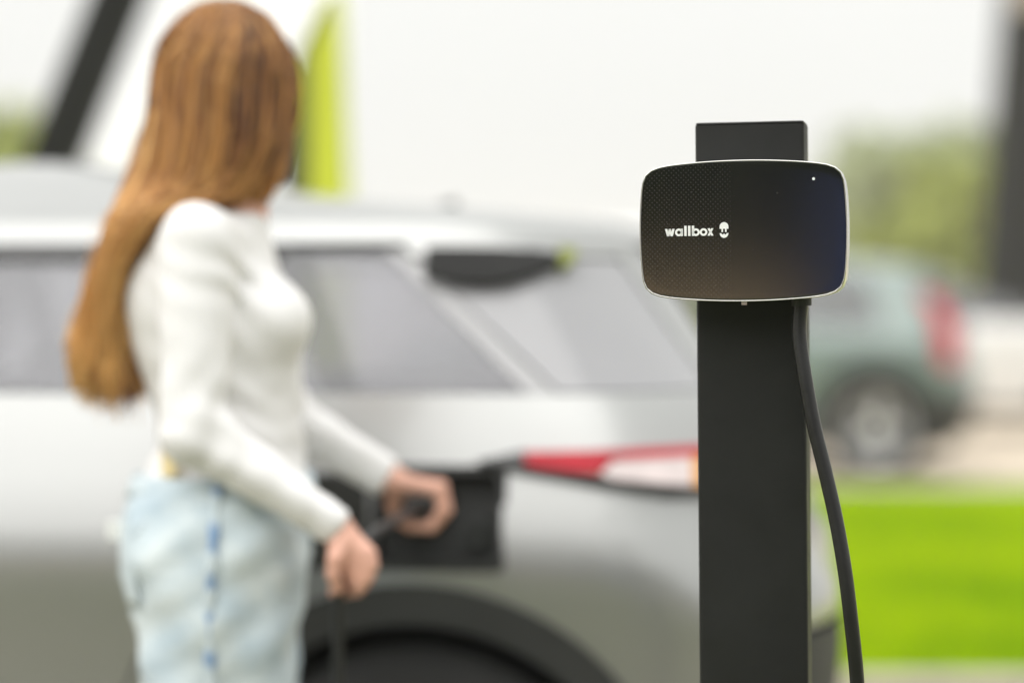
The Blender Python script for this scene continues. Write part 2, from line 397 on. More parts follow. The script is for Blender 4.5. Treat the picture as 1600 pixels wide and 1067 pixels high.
def wheel(parent, x, y, r, side, rim_m):
    W = 0.11
    v, f = lathe([(0.17, W-.03), (0.17, -W+.02), (0.10, -W+.05), (0.0, -W+.05)])
    hub = obj('wheel', v, f, M['rim_dark'], parent, angle=40); hub.location = (x, side*(y-W), r)
    if side > 0: hub.rotation_euler = (0, 0, math.pi)
    v, f = lathe([(r*.66, -W+.01), (r*.74, -W), (r*.9, -W+.002), (r*.985, -W+.025), (r, -W+.06), (r, W-.06), (r*.98, W-.02), (r*.8, W), (r*.66, W-.01), (r*.66, -W+.01)], 56)
    t = obj('tyre', v, f, M['tyre'], hub, angle=40)
    m = MB()
    v, f = lathe([(r*.60, -W+.05), (r*.60, -W+.012), (r*.655, -W-.002), (r*.675, -W+.008), (r*.66, W-.02), (r*.62, W-.02), (r*.6, -W+.05)], 48); m.add(v, f)
    v, f = lathe([(0.0, -W+.012), (0.045, -W+.012), (0.06, -W+.03), (.06, -W+.07), (0, -W+.07)], 24); m.add(v, f)
    for k in range(5):
        for d in (-.10, .10):
            a = 2*math.pi*k/5+d; b = 2*math.pi*k/5+d*1.6
            p0 = Vector((.045*math.cos(a), -W+.03, .045*math.sin(a))); p1 = Vector((r*.64*math.cos(b), -W+.016, r*.64*math.sin(b)))
            m.tube([p0, (p0+p1)/2, p1], [.022, .018, .02], 6, flat=.6)
    m.build('rim', rim_m, hub, angle=50)
    return hub

WROWS = [(.20,.80,.58,-3.55),(.28,.855,.63,-3.66),(.45,.895,.675,-3.74),(.62,.906,.70,-3.76),(.745,.921,.70,-3.75),(.80,.926,.665,-3.745),(.83,.926,.640,-3.74),
 (.92,.905,.60,-3.68),(1.0,.880,.585,-3.45),(1.03,.870,.572,-3.2),(1.06,.860,.555,-2.9),(1.085,.850,.535,-2.62),(1.10,.845,.52,-2.52),
 (1.20,.79,.455,-2.22),(1.30,.735,.395,-1.97),(1.36,.70,.36,-1.80),(1.40,.665,.33,-1.66),(1.425,.60,.09,-1.52),(1.45,.52,-.20,-1.4),
 (1.49,.39,-.50,-1.25),(1.52,.23,-.72,-1.1),(1.538,.03,-.86,-.98)]
wcar = empty('silver_car', (0, 0, 0))
tag(wcar, 'pale silver coupe-roofed hatchback parked behind the woman, its charging flap open', 'car')
b_ = R(7)
# near rear wheel hub face stands at (-0.16, 3.98)
hx, hy = -0.165, 3.985
wcar.rotation_euler = (0, 0, -b_)
wcar.location = (hx - (-0.92)*math.sin(b_), hy - (-0.92)*math.cos(b_), 0)
SH = Shell(WROWS)
AR = 0.445; WZ = 0.345; FX = -2.76
PX0, PX1, PZ0, PZ1 = -0.065, 0.150, 0.820, 0.982
BELT = 1.102
e0 = lambda z: SH.ends(z)[0]
e1 = lambda z: SH.ends(z)[1]
zs = lambda a, b, n=10: [a+(b-a)*i/n for i in range(n+1)]
SILL = 0.26
GS, GT = -2.30, 1.352       # glass limits
def body_polys():
    p = []
    # nose and bonnet in front of the front wheel, over it, and behind it up to the door
    p.append([(e0(z), z) for z in zs(SILL, 0.99)] + [(FX, .99)] + [(FX, WZ+AR)] + arc(FX, WZ, AR, 90, 180, 14) + [(FX-AR, SILL)])
    p.append([(FX, .99), (-2.02, .99), (-2.02, SILL), (FX+AR, SILL)] + arc(FX, WZ, AR, 0, 90, 14))
    p.append([(-2.02, .99)] + [(e0(z), z) for z in zs(.99, BELT, 14)] + [(-2.02, BELT)])
    p.append([(-2.016, SILL), (-2.016, .36), (-AR+.03, .36), (-AR, SILL)][::-1])
    # rear quarter round the wheel and the charging port
    door = [(-.50, .38), (-.49, .60), (-.40, .79), (-.27, .95), (-.20, BELT)]
    p.append([(-.50, .38)] + door[1:4] + [(PX0, .95), (PX0, WZ+math.sqrt(AR**2-PX0**2))] + arc(0, WZ, AR, 98.4, 175, 12))
    p.append([(-.27, .95), (-.20, BELT), (PX0, BELT), (PX0, .95)])
    p.append([(PX0, PZ1), (PX0, BELT), (PX1, BELT), (PX1, PZ1)])
    a0 = math.degrees(math.acos(PX1/AR)); a1 = math.degrees(math.acos(PX0/AR))
    p.append([(PX0, PZ0), (PX1, PZ0)] + arc(0, WZ, AR, a0, a1, 10))
    p.append([(PX1, PZ0-.0), (PX1, .978)] + [(.30, .952), (e1(.918)-.45, .925), (e1(.74)-.45, .74), (e1(.72)-.45, .72), (AR+.12, .70), (AR+.02, .42), (AR, .36)] + arc(0, WZ, AR, 0, a0, 12))
    p.append([(PX1, .985), (PX1, BELT), (e1(BELT), BELT)] + [(e1(z), z) for z in zs(BELT, 1.012, 8)] + [(.43, 1.012), (.185, 1.008)])
    p.append([(e1(.918)-.45, .925)] + [(e1(z)-.0, z) for z in zs(.925, .72, 6)] + [(e1(.72)-.45, .72)])
    # C pillar
    p.append([(e1(GT)-.53, GT+.004), (e1(GT)-.47, GT+.004), (e1(BELT)-.47, BELT), (e1(BELT)-.60, BELT)])
    p.append([(-.050, GT+.004), (e1(GT)-.53, GT+.004), (e1(1.34)-.53, 1.335), (-.03, 1.335)])
    return p
body = panel('body', SH, body_polys(), M['paint_silver'], wcar, mirror='both')
panel('roof', SH, [[(e0(z)+.0, z) for z in zs(GT+.006, 1.537, 26)] + [(e1(z), z) for z in zs(1.537, GT+.006, 26)]], M['paint_silver'], wcar, mirror='both', dz=.008, ds=.08)
panel('bumper', SH, [[(AR, .36), (AR+.02, .415), (AR+.125, .692)] + [(e1(z), z) for z in zs(.712, SILL, 10)] + [(AR-.01, SILL)]], M['clad'], wcar, mirror='both', off=.004)
for mir in (False, True):
    d = panel('door', SH, [[(-.507, .362), (-.497, .60), (-.407, .795), (-.277, .955), (-.207, BELT), (-1.18, BELT), (-1.18, .362)]], M['paint_silver'], wcar, mirror=mir)
    d = panel('door', SH, [[(-1.186, .362), (-1.186, BELT), (-2.01, BELT), (-2.01, .362)]], M['paint_silver'], wcar, mirror=mir)
    h = panel('handle', SH, [rrect(-1.45, -1.27, .925, .95, .012)], M['paint_silver'], d, off=.0015, th=.004, mirror=mir)
    # glass and dark pillars
    panel('window', SH, [[(-1.15, BELT+.004), (-.165, BELT+.004), (-.275, GT-.008), (-1.15, GT-.008)]], M['glass'], wcar, off=-.006, th=.003, mirror=mir)
    panel('window', SH, [[(-.105, BELT+.004), (.180, BELT+.004), (-.085, GT-.008), (-.215, GT-.008)]], M['glass'], wcar, off=-.006, th=.003, mirror=mir)
    panel('window', SH, [[(-1.21, BELT+.004), (-1.21, GT-.008), (-1.70, GT-.008), (-2.18, BELT+.004)]], M['glass'], wcar, off=-.006, th=.003, mirror=mir)
    panel('pillar', SH, [[(.182, BELT+.003), (-.083, GT-.005), (-.052, GT-.005), (.235, BELT+.003)][::-1]], M['pillar_grey'], wcar, off=-.002, th=.004, mirror=mir)
    panel('quarter_glass', SH, [[(.238, BELT+.004), (-.027, 1.333)] + [(e1(1.335)-.532, 1.333), (e1(BELT)-.602, BELT+.004)]], M['glass_grey'], wcar, off=-.005, th=.004, mirror=mir)
    panel('pillar', SH, [[(-.165, BELT+.003), (-.105, BELT+.003), (-.215, GT-.005), (-.275, GT-.005)]], M['glass_dark'], wcar, off=-.003, th=.004, mirror=mir)
    panel('pillar', SH, [[(-1.21, BELT+.003), (-1.15, BELT+.003), (-1.15, GT-.005), (-1.21, GT-.005)]], M['gloss_black'], wcar, off=-.003, mirror=mir)
    panel('pillar', SH, [[(-2.30, BELT+.003), (-2.185, BELT+.003), (-1.705, GT-.005), (-1.80, GT-.005)]], M['paint_silver'], wcar, off=0, mirror=mir)
    panel('window_trim', SH, [[(-1.70, GT-.018), (-.26, GT-.018), (-.26, GT+.0045), (-1.72, GT+.0045)]], M['gloss_black'], wcar, off=.004, th=.008, mirror=mir)
    # wing slot under the roof spoiler
    n_ = 14; sl0, sl1 = -.005, .245
    top = [(sl0+(sl1-sl0)*i/n_, 1.345-.004*math.sin(math.pi*i/n_)*0 - .012*(i/n_)**3) for i in range(n_+1)]
    bot = [(sl0+(sl1-sl0)*i/n_, 1.316-.036*math.sin(math.pi*min(1, (i/n_)*.85+.12))**.8 + .012*(i/n_)) for i in range(n_, -1, -1)]
    sp = panel('spoiler_slot', SH, [top+bot], M['dark_under'], wcar, off=.010, th=.016, mirror=mir, ds=.03, dz=.02)
    panel('slot_edge', SH, [[(.247, 1.345), (.285, 1.340), (.272, 1.318), (.247, 1.308)]], M['lime_dark'], sp, off=.010, th=.016, mirror=mir, ds=.03, dz=.02)
    # tail lamp wrapping the corner
    lp = panel('tail_lamp', SH, [[(.105, .990), (.185, 1.008), (.185, .984)]], M['gloss_black'], wcar, off=.006, th=.02, mirror=mir, ds=.03, dz=.015)
    kw = dict(th=.02, mirror=mir, ds=.03, dz=.015)
    panel('red_lens', SH, [[(.186, .986), (.186, 1.006), (.43, 1.010), (e1(1.01)-.30, 1.010), (e1(1.0)-.30, .999), (.335, .994), (.310, .971), (.225, .978)]], M['red_lens'], lp, off=.008, **kw)
    panel('clear_lens', SH, [[(.313, .970), (.337, .992), (.485, .996), (.485, .948), (.335, .962)]], M['clear_lens'], lp, off=.007, **kw)
    panel('amber_lens', SH, [[(.487, .996), (.555, .997), (.555, .944), (.487, .948)]], M['amber_lens'], lp, off=.007, **kw)
    panel('clear_lens', SH, [[(.558, .997), (e1(.99)-.30, .998), (e1(.93)-.30, .940), (.558, .944)]], M['clear_lens'], lp, off=.007, **kw)
    panel('lamp_base', SH, [[(.105, .990), (.225, .977), (.335, .960), (.555, .942), (e1(.93)-.30, .938), (e1(.92)-.30, .926), (.45, .936), (.30, .954), (.18, .974)]], M['black_plastic'], lp, off=.003, **kw)
    # wheel arch trim
    for cx in (0, FX):
        panel('arch_trim', SH, [arc(cx, WZ, AR+.004, -12, 192, 40) + arc(cx, WZ, AR-.062, 192, -12, 40)], M['clad'], wcar, off=.014, th=.03, mirror=mir, ds=.05, dz=.05)
    panel('headlamp', SH, [[(-3.45, .80), (-3.45, .86), (-3.75, .88), (-3.85, .84), (-3.75, .80)]], M['clear_lens'], wcar, off=.006, th=.02, mirror=mir)
# rear glass, windscreen
panel('rear_window', SH, [[(e1(z)-.455, z) for z in zs(BELT+.004, GT, 8)] + [(e1(z), z) for z in zs(GT, BELT+.004, 8)]], M['glass_dark'], wcar, off=-.004, th=.004, mirror='both')
panel('windscreen', SH, [[(e0(z), z) for z in zs(BELT+.004, GT, 8)] + [(-1.81, GT), (-2.31, BELT+.004)]], M['glass'], wcar, off=-.004, th=.004, mirror='both')
for x in (0, FX):
    for sd_ in (-1, 1): wheel(wcar, x, .905, WZ, sd_, M['rim_dark'])
for cx in (0, FX):         # wheel housings
    for sg in (-1, 1):
        m = MB()
        a = arc(cx, WZ, AR-.03, -10, 190, 24); v = [(p[0], sg*.87, p[1]) for p in a] + [(p[0], sg*.55, p[1]) for p in a]; n = len(a)
        m.add(v, [(i, i+1, n+i+1, n+i) for i in range(n-1)] + [tuple(range(n, 2*n))]); m.build('wheel_housing', M['dark_under'], wcar)
m = MB(); m.box((-3.5, -.54, .20), (.55, .54, .30)); m.box((FX+AR+.02, -.84, .22), (-AR-.02, .84, .30)); m.build('underbody', M['dark_under'], wcar, smooth=False)
m = MB(); m.box((-2.3, -.80, .30), (-.5, .80, .36)); m.box((-.42, -.54, .30), (.50, .54, .62)); m.build('cabin_floor', M['interior'], wcar, smooth=False)
for x, y in ((-1.35, -.38), (-1.35, .38), (-.62, -.36), (-.62, .36)):
    zt_ = 1.02 if x < -1 else .95
    m = MB(); m.box((x-.25, y-.25, .40), (x+.25, y+.25, .58)); m.box((x+.14, y-.24, .5), (x+.30, y+.24, zt_), mat=Matrix.Translation((x, y, .5)) @ Matrix.Rotation(R(10), 4, 'Y') @ Matrix.Translation((-x, -y, -.5)))
    st = bev(m.build('seat', M['seat'], wcar), .05, 3)
    m = MB(); m.box((x+.29, y-.13, zt_+.01), (x+.38, y+.13, zt_+(.15 if x < -1 else .07))); bev(m.build('headrest', M['seat'], st), .04, 3)
m = MB(); m.box((-2.25, -.72, .62), (-1.95, .72, 1.0)); bev(m.build('dashboard', M['interior'], wcar), .06, 3)
v, f = tube_geo([(-1.86+.02*math.cos(t), -.38+.18*math.cos(t), .95+.18*math.sin(t)) for t in np.linspace(0, 2*math.pi, 25)], .014, 8); obj('steering_wheel', v, f, M['interior'], wcar)
# roof antenna fin
m = MB(); fx, fz = -.09, 1.434
prof = [(-.06, 0), (-.03, .012), (.0, .022), (.022, .030), (.032, .029), (.036, 0)]
v = [(fx+x, -.012*(1-z/.09), fz+z) for x, z in prof] + [(fx+x, .012*(1-z/.09), fz+z) for x, z in prof]; n = len(prof)
m.add(v, [tuple(range(n)), tuple(range(2*n-1, n-1, -1))] + [(i, (i+1) % n, n+(i+1) % n, n+i)[::-1] for i in range(n)]); m.build('antenna', M['clad'], wcar, angle=40)
for sg in (-1, 1):
    m = MB(); v, f = [], []
    mm = obj('mirror', *(lambda X: nets(ell(X, (-2.02, sg*.99, 1.12), (.09, .12, .075)), X))(grid((-2.14, min(sg*.85, sg*1.13), 1.0), (-1.9, max(sg*.85, sg*1.13), 1.23), .012)), M['paint_silver'], wcar)
    m = MB(); m.box((-2.06, min(sg*.82, sg*.93), 1.06), (-1.99, max(sg*.82, sg*.93), 1.09)); m.build('mirror_foot', M['black_plastic'], mm)
# number plate on the tailgate
m = MB(); m.box((.698, -.26, .56), (.71, .26, .67)); m.build('number_plate', M['plate'], wcar, smooth=False)
# charging port: dark tray with socket, flap swung open on its front edge
tray = MB(); d_ = .045
yo = -.918
rr = rrect(PX0+.002, PX1-.002, PZ0+.002, PZ1-.002, .004)
ring = [rrect(PX0-.006, PX1+.006, PZ0-.006, PZ1+.006, .016), rrect(PX0+.006, PX1-.006, PZ0+.006, PZ1-.006, .022), rrect(PX0+.012, PX1-.012, PZ0+.012, PZ1-.012, .02)]
ys = [-.944, -.944, -.884]; vv = []; ff = []
for q, y in zip(ring, ys): vv += [(p[0], y+.012+max(0, p[1]-.84)*.255, p[1]) for p in q]
n = len(ring[0])
for k in range(2):
    for i in range(n): ff.append((k*n+i, k*n+(i+1) % n, (k+1)*n+(i+1) % n, (k+1)*n+i))
ff.append(tuple(2*n+i for i in range(n)))
port = obj('charging_port', vv, ff, M['black_plastic'], wcar, angle=40)
SKX, SKZ = 0.012, 0.918
v, f = lathe([(.050, .035), (.050, -.006), (.046, -.012), (.038, -.012), (.036, .02), (0, .02)], 32)
so = obj('socket', v, f, M['gloss_black'], port, angle=40); so.location = (SKX, -.876, SKZ)
v, f = lathe([(.026, .03), (.026, -.004), (.022, -.010), (.012, -.010), (.010, -.002), (0, -.002)], 28)
so = obj('dust_cap', v, f, M['clad'], port, angle=40); so.location = (SKX+.094, -.878, SKZ-.045)
m = MB(); m.tube([(SKX+.05, -.876, SKZ-.052), (SKX+.06, -.888, SKZ-.07), (SKX+.08, -.884, SKZ-.066)], .003, 6); m.build('cap_tether', M['clad'], port)
m = MB(); fl = rrect(0, .205, -.078, .078, .022); n = len(fl)
m.add([(-p[0], 0, p[1]) for p in fl] + [(-p[0], -.014, p[1]) for p in fl], [tuple(range(n)), tuple(range(2*n-1, n-1, -1))] + [(i, n+i, n+(i+1) % n, (i+1) % n) for i in range(n)])
flap = m.build('charging_flap', M['black_plastic'], wcar, smooth=False); flap.location = (PX0-.010, -.935, (PZ0+PZ1)/2); flap.rotation_euler = (0, 0, R(28)); bev(flap, .004)

# ------------------------------------------------------------------ the far teal car
TROWS = [(.22,.80,.55,-3.45),(.30,.87,.60,-3.55),(.45,.90,.66,-3.62),(.62,.915,.68,-3.64),(.78,.92,.66,-3.62),(.90,.915,.62,-3.55),(.99,.905,.60,-3.3),
 (1.03,.89,.585,-2.75),(1.06,.865,.57,-2.35),(1.15,.83,.53,-2.12),(1.30,.765,.46,-1.78),(1.42,.71,.39,-1.48),(1.48,.67,.33,-1.30),(1.52,.58,.15,-1.15),(1.55,.42,-.1,-1.0),(1.565,.22,-.35,-.8),(1.57,.03,-.5,-.65)]
tcar = empty('teal_car', (0, 0, 0)); tag(tcar, 'grey-green car parked beyond the lawn, seen from its rear corner', 'car')
TS = Shell(TROWS, .26, .34); TB = 1.065; TG = 1.44; TF = -2.62
f0 = lambda z: TS.ends(z)[0]; f1 = lambda z: TS.ends(z)[1]
tp = [[(f0(z), z) for z in zs(.28, .99)] + [(TF, .99), (TF, .37+.47)] + arc(TF, .37, .47, 90, 180, 12) + [(TF-.47, .28)],
      [(TF, .99), (-1.95, .99), (-1.95, .28), (TF+.47, .28)] + arc(TF, .37, .47, 0, 90, 12),
      [(-1.95, .99)] + [(f0(z), z) for z in zs(.99, TB)] + [(-1.95, TB)],
      [(-1.945, .28), (-1.945, .38), (-.46, .38), (-.47, .28)][::-1],
      [(-.50, .38), (-.49, .6), (-.42, .82), (-.26, 1.0), (-.2, TB), (0, TB), (0, .84)] + arc(0, .37, .47, 90, 175, 12),
      [(0, TB), (f1(TB), TB)] + [(f1(z), z) for z in zs(TB, .62)] + [(.42, .62)] + arc(0, .37, .47, 32.1, 90, 10),
      [(.05, TB), (-.08, TG), (f1(TG)-.60, TG), (f1(TB)-.60, TB)]]
panel('body', TS, tp, M['paint_teal'], tcar, mirror='both')
panel('bumper', TS, [[(.42, .615)] + [(f1(z), z) for z in zs(.615, .28)] + [(.46, .28)] + arc(0, .37, .47, -10, 31.4, 6)], M['clad'], tcar, mirror='both', off=.006)
panel('roof', TS, [[(f0(z), z) for z in zs(TG+.004, 1.569, 20)] + [(f1(z), z) for z in zs(1.569, TG+.004, 20)]], M['paint_teal'], tcar, mirror='both', dz=.01, ds=.1)
panel('rear_window', TS, [[(f1(z)-.58, z) for z in zs(TB+.05, TG-.01)] + [(f1(z), z) for z in zs(TG-.01, TB+.05)]], M['glass_dark'], tcar, mirror='both', off=.003)
panel('windscreen', TS, [[(f0(z), z) for z in zs(TB+.004, TG)] + [(-1.46, TG), (-2.1, TB+.004)]], M['glass_dark'], tcar, mirror='both', off=-.004)
for mir in (False, True):
    panel('door', TS, [[(-.505, .385), (-.495, .6), (-.425, .82), (-.265, 1.0), (-.205, TB), (-1.12, TB), (-1.12, .385)]], M['paint_teal'], tcar, mirror=mir)
    panel('door', TS, [[(-1.126, .385), (-1.126, TB), (-1.94, TB), (-1.94, .385)]], M['paint_teal'], tcar, mirror=mir)
    panel('window', TS, [[(-1.09, TB+.004), (.04, TB+.004), (-.09, TG-.006), (-1.09, TG-.006)]], M['glass_dark'], tcar, mirror=mir, off=-.005, th=.004)
    panel('window', TS, [[(-1.15, TB+.004), (-1.15, TG-.006), (-1.45, TG-.006), (-2.08, TB+.004)]], M['glass_dark'], tcar, mirror=mir, off=-.005, th=.004)
    panel('pillar', TS, [[(-1.15, TB+.004), (-1.09, TB+.004), (-1.09, TG-.004), (-1.15, TG-.004)]], M['gloss_black'], tcar, mirror=mir, off=-.002)
    panel('tail_lamp', TS, [[(.30, 1.27), (.33, 1.31), (.50, 1.26), (.58, 1.12), (.62, .96), (.58, .80), (.46, .80), (.44, .98), (.42, 1.12), (.38, 1.22)]], M['red_lens'], tcar, mirror=mir, off=.01, th=.02, ds=.04)
    for cx in (0, TF):
        panel('arch_trim', TS, [arc(cx, .37, .474, -5, 185, 30) + arc(cx, .37, .405, 185, -5, 30)], M['clad'], tcar, off=.012, th=.03, mirror=mir, ds=.06, dz=.06)
for x in (0, TF):
    for sd_ in (-1, 1): wheel(tcar, x, .89, .37, sd_, M['rim'])
for cx in (0, TF):
    for sg in (-1, 1):
        m = MB()
        a = arc(cx, .37, .45, -10, 190, 20); v = [(p[0], sg*.86, p[1]) for p in a] + [(p[0], sg*.5, p[1]) for p in a]; n = len(a)
        m.add(v, [(i, i+1, n+i+1, n+i) for i in range(n-1)] + [tuple(range(n, 2*n))]); m.build('wheel_housing', M['dark_under'], tcar)
m = MB(); m.box((-3.4, -.5, .2), (.5, .5, .34)); m.box((-2.1, -.8, .22), (-.45, .8, .36)); m.build('underbody', M['dark_under'], tcar, smooth=False)
m = MB(); m.box((-1.0, -.7, .4), (-.3, .7, 1.0)); m.box((-1.8, -.7, .4), (-1.3, .7, .95)); m.build('seat', M['interior'], tcar, smooth=False)
m = MB(); m.box((.655, -.26, .82), (.668, .26, .93)); m.build('number_plate', M['plate'], tcar, smooth=False)
m = MB(); m.box((.66, -.36, .775), (.672, .36, .81)); m.build('tailgate_strip', M['black_plastic'], tcar, smooth=False)
tb = R(12); tcar.rotation_euler = (0, 0, -tb)
hw = P(1368, 700, 17.0); tcar.location = (hw.x + .90*math.sin(tb), hw.y + .90*math.cos(tb), 0)

wc2 = empty('white_car', (P(1545, 470, 23.6).x-1.75, 23.6, 0), (0, 0, math.pi-R(8))); tag(wc2, 'white car beyond the grey-green one, its windscreen and bonnet at the right edge', 'car')
M['paint_plain'] = mat('paint_plain_white', (0.66, 0.66, 0.65), 0.3, 0, 1.0, 0.02, 3)
def recolour(src, parent):
    for ch in src.children:
        c = ch.copy(); c.data = ch.data.copy(); COL.objects.link(c); c.parent = parent
        for i, q in enumerate(c.data.materials):
            if q == M['paint_teal']: c.data.materials[i] = M['paint_plain']
        recolour(ch, c)
recolour(tcar, wc2)

# ------------------------------------------------------------------ the woman
PY = 3.58
person = empty('person', (P(335, 900, PY).x, PY, 0)); PO = person.location.copy()
tag(person, 'woman with long auburn hair in white top and pale jeans plugging in the car', 'person')
L_ = lambda px, py, Y: tuple(P(px, py, Y) - PO)
near_sh, near_el, near_wr = L_(308, 376, 3.435), L_(302, 672, 3.39), L_(527, 826, 3.405)
far_sh, far_el, far_wr = L_(340, 400, 3.735), L_(432, 640, 3.80), L_(606, 746, 3.79)
head_c = L_(352, 143, PY)
fdir = R(52)
def torso(X, g=0.0):
    d = ell(X, L_(322, 484, PY), (.112+g, .148+g, .145+g))
    d = smin(d, ell(X, L_(298, 448, PY), (.096+g, .135+g, .10+g)), .05)
    d = smin(d, ell(X, L_(368, 650, PY), (.098+g, .122+g, .16+g)), .10)
    for y in (-.072, .072):
        d = smin(d, ell(X, L_(425, 502, PY+y), (.058+g, .062+g, .060+g)), .035)
    d = smin(d, rc(X, L_(318, 385, 3.47), L_(338, 390, 3.70), .045+g, .042+g), .06)
    d = smin(d, rc(X, L_(345, 372, PY), L_(358, 335, PY), .062+g, .052+g), .05)
    return d
def arms(X, g=0.0):
    d = rc(X, near_sh, near_el, .054+g, .045+g)
    d = smin(d, rc(X, near_el, near_wr, .045+g, .030+g), .02)
    e = rc(X, far_sh, far_el, .054+g, .044+g)
    e = smin(e, rc(X, far_el, far_wr, .044+g, .031+g), .02)
    return d, e
def hips(X, g=0.0):
    d = ell(X, L_(338, 850, PY), (.128+g, .165+g, .15+g))
    d = smin(d, ell(X, L_(358, 755, PY), (.105+g, .13+g, .09+g)), .08)
    return d
def legs(X, g=0.0, loose=0.0):
    d = None
    for y, dx in ((-.088, -.0), (.088, .03)):
        hp = np.array(L_(338, 880, PY+y)); kn = np.array((hp[0]+.005+dx, y, .49)); an = np.array((hp[0]-.01+dx, y*1.1, .085))
        e = smin(rc(X, hp, kn, .098+g+loose, .066+g+loose*1.9), rc(X, kn, an, .066+g+loose*1.9, .045+g+loose*2.2), .03)
        d = e if d is None else smin(d, e, .03)
    return d
def neck(X, g=0.0):
    return rc(X, L_(358, 350, PY), L_(376, 235, PY+.01), .052+g, .048+g)
def headf(X):
    d = ell(X, head_c, (.088, .074, .108), fdir)
    f = np.array((math.cos(fdir), math.sin(fdir), 0)); h = np.array(head_c)
    sd2 = np.array((-f[1], f[0], 0)); up = np.array((0, 0, 1.0))
    d = smin(d, ell(X, h+f*.038-up*.055, (.058, .055, .072), fdir), .04)           # face and jaw
    d = smin(d, rc(X, h+f*.090+up*.0, h+f*.108-up*.035, .009, .014), .015)            # nose
    for s in (-1, 1):
        d = smin(d, ell(X, h+sd2*(.074*s)-f*.005-up*.015, (.018, .010, .030), fdir), .008)   # ears
        d = smin(d, rc(X, h+f*.085+sd2*(.012*s)+up*.028, h+f*.075+sd2*(.045*s)+up*.03, .008, .008), .012)  # brows
        d = smax(d, -ell(X, h+f*.098+sd2*(.032*s)+up*.008, (.014, .017, .010), fdir), .012)   # eye sockets
        d = smin(d, ell(X, h+f*.080+sd2*(.031*s)+up*.008, (.012, .012, .012)), .003)
    d = smin(d, rc(X, h+f*.092-sd2*.016-up*.066, h+f*.092+sd2*.016-up*.066, .007, .007), .006)  # lips
    d = smin(d, rc(X, h+f*.092-sd2*.012-up*.078, h+f*.092+sd2*.012-up*.078, .008, .008), .006)
    return d
Xs = grid((-.22, -.30, -.0), (.34, .30, 1.76), .008)
Fb = smin(torso(Xs, -.010), neck(Xs), .03); Fb = smin(Fb, hips(Xs, -.014), .05); Fb = smin(Fb, legs(Xs, -.012), .03)
a1, a2 = arms(Xs, -.010); Fb = smin(smin(Fb, a1, .03), a2, .03)
V1, F1 = nets(Fb, Xs); V1 = relax(V1, F1, 2)
Xh = grid(np.array(head_c)-(.15, .15, .20), np.array(head_c)+(.15, .15, .15), .0045)
V2, F2 = nets(smin(headf(Xh), neck(Xh), .03), Xh); V2 = relax(V2, F2, 1, .4)
def hand_near(X):
    w = L_(530, 832, 3.405)
    d = rc(X, near_wr, w, .024, .023)
    K = [L_(577, 864, 3.385), L_(580, 882, 3.383), L_(574, 900, 3.385), L_(563, 915, 3.39)]
    Wr = [L_(545, 838, 3.40), L_(540, 843, 3.40), L_(534, 850, 3.40), L_(529, 856, 3.40)]
    for a, k in zip(Wr, K): d = smin(d, rc(X, a, k, .0145, .0105), .010)
    for i, k in enumerate(K):
        dy = (0, 3, 4, 3)[i]; sc = (1, 1.05, 1, .85)[i]; r = (.0082, .0086, .0082, .0072)[i]
        px, py = (577, 580, 574, 563)[i], (864, 882, 900, 915)[i]
        q1 = L_(px-4, py+6+dy, 3.385+.034*sc); q2 = L_(px-32*sc, py+10+dy, 3.385+.056*sc); q3 = L_(px-52*sc, py+8+dy, 3.385+.040*sc)
        e = smin(smin(rc(X, k, q1, r+.001, r), rc(X, q1, q2, r, r*.95), .002), rc(X, q2, q3, r*.95, r*.85), .002)
        d = smin(d, e, .004)
    t0, t1, t2, t3 = L_(538, 846, 3.392), L_(524, 872, 3.375), L_(521, 897, 3.375), L_(528, 918, 3.388)
    d = smin(d, smin(smin(rc(X, t0, t1, .016, .012), rc(X, t1, t2, .012, .0105), .003), rc(X, t2, t3, .0105, .009), .002), .008)
    return d
def hand_far(X):
    w = L_(612, 748, 3.79)
    d = rc(X, far_wr, w, .024, .023)
    for i in range(4):
        y = 3.762+.0205*i; r = (.0074, .0083, .0088, .0084)[i]; ln = (.88, 1, 1.04, 1)[i]
        k = L_(648+40*ln, 760+(4 if i == 0 else 0), y); a = L_(622, 752+3*i, 3.778+.012*i)
        d = smin(d, rc(X, a, k, .0155, .0105), .010)
        q1 = L_(650+46*ln, 796, y); q2 = L_(652+22*ln, 823, y); q3 = L_(650-4*ln, 822, y)
        e = smin(smin(rc(X, k, q1, r+.001, r), rc(X, q1, q2, r, r*.95), .002), rc(X, q2, q3, r*.95, r*.85), .002)
        d = smin(d, e, .003)
    t0, t1, t2, t3 = L_(622, 762, 3.80), L_(614, 785, 3.84), L_(620, 808, 3.855), L_(642, 822, 3.86)
    d = smin(d, smin(smin(rc(X, t0, t1, .017, .012), rc(X, t1, t2, .012, .0105), .003), rc(X, t2, t3, .0105, .009), .002), .008)
    return d
def around(pts, pad): a = np.array(pts); return a.min(0)-pad, a.max(0)+pad
lo, hi = around([near_wr, L_(585, 935, 3.36), L_(510, 930, 3.46)], .03); Xg = grid(lo, hi, .0026); V3, F3 = nets(hand_near(Xg), Xg)
lo, hi = around([far_wr, L_(710, 840, 3.74), L_(600, 740, 3.88)], .03); Xg = grid(lo, hi, .0026); V4, F4 = nets(hand_far(Xg), Xg)
Vb = np.concatenate([V1, V2, V3, V4]); Fq = np.concatenate([F1, F2+len(V1), F3+len(V1)+len(V2), F4+len(V1)+len(V2)+len(V3)])
obj('body', Vb, Fq, M['skin'], person)

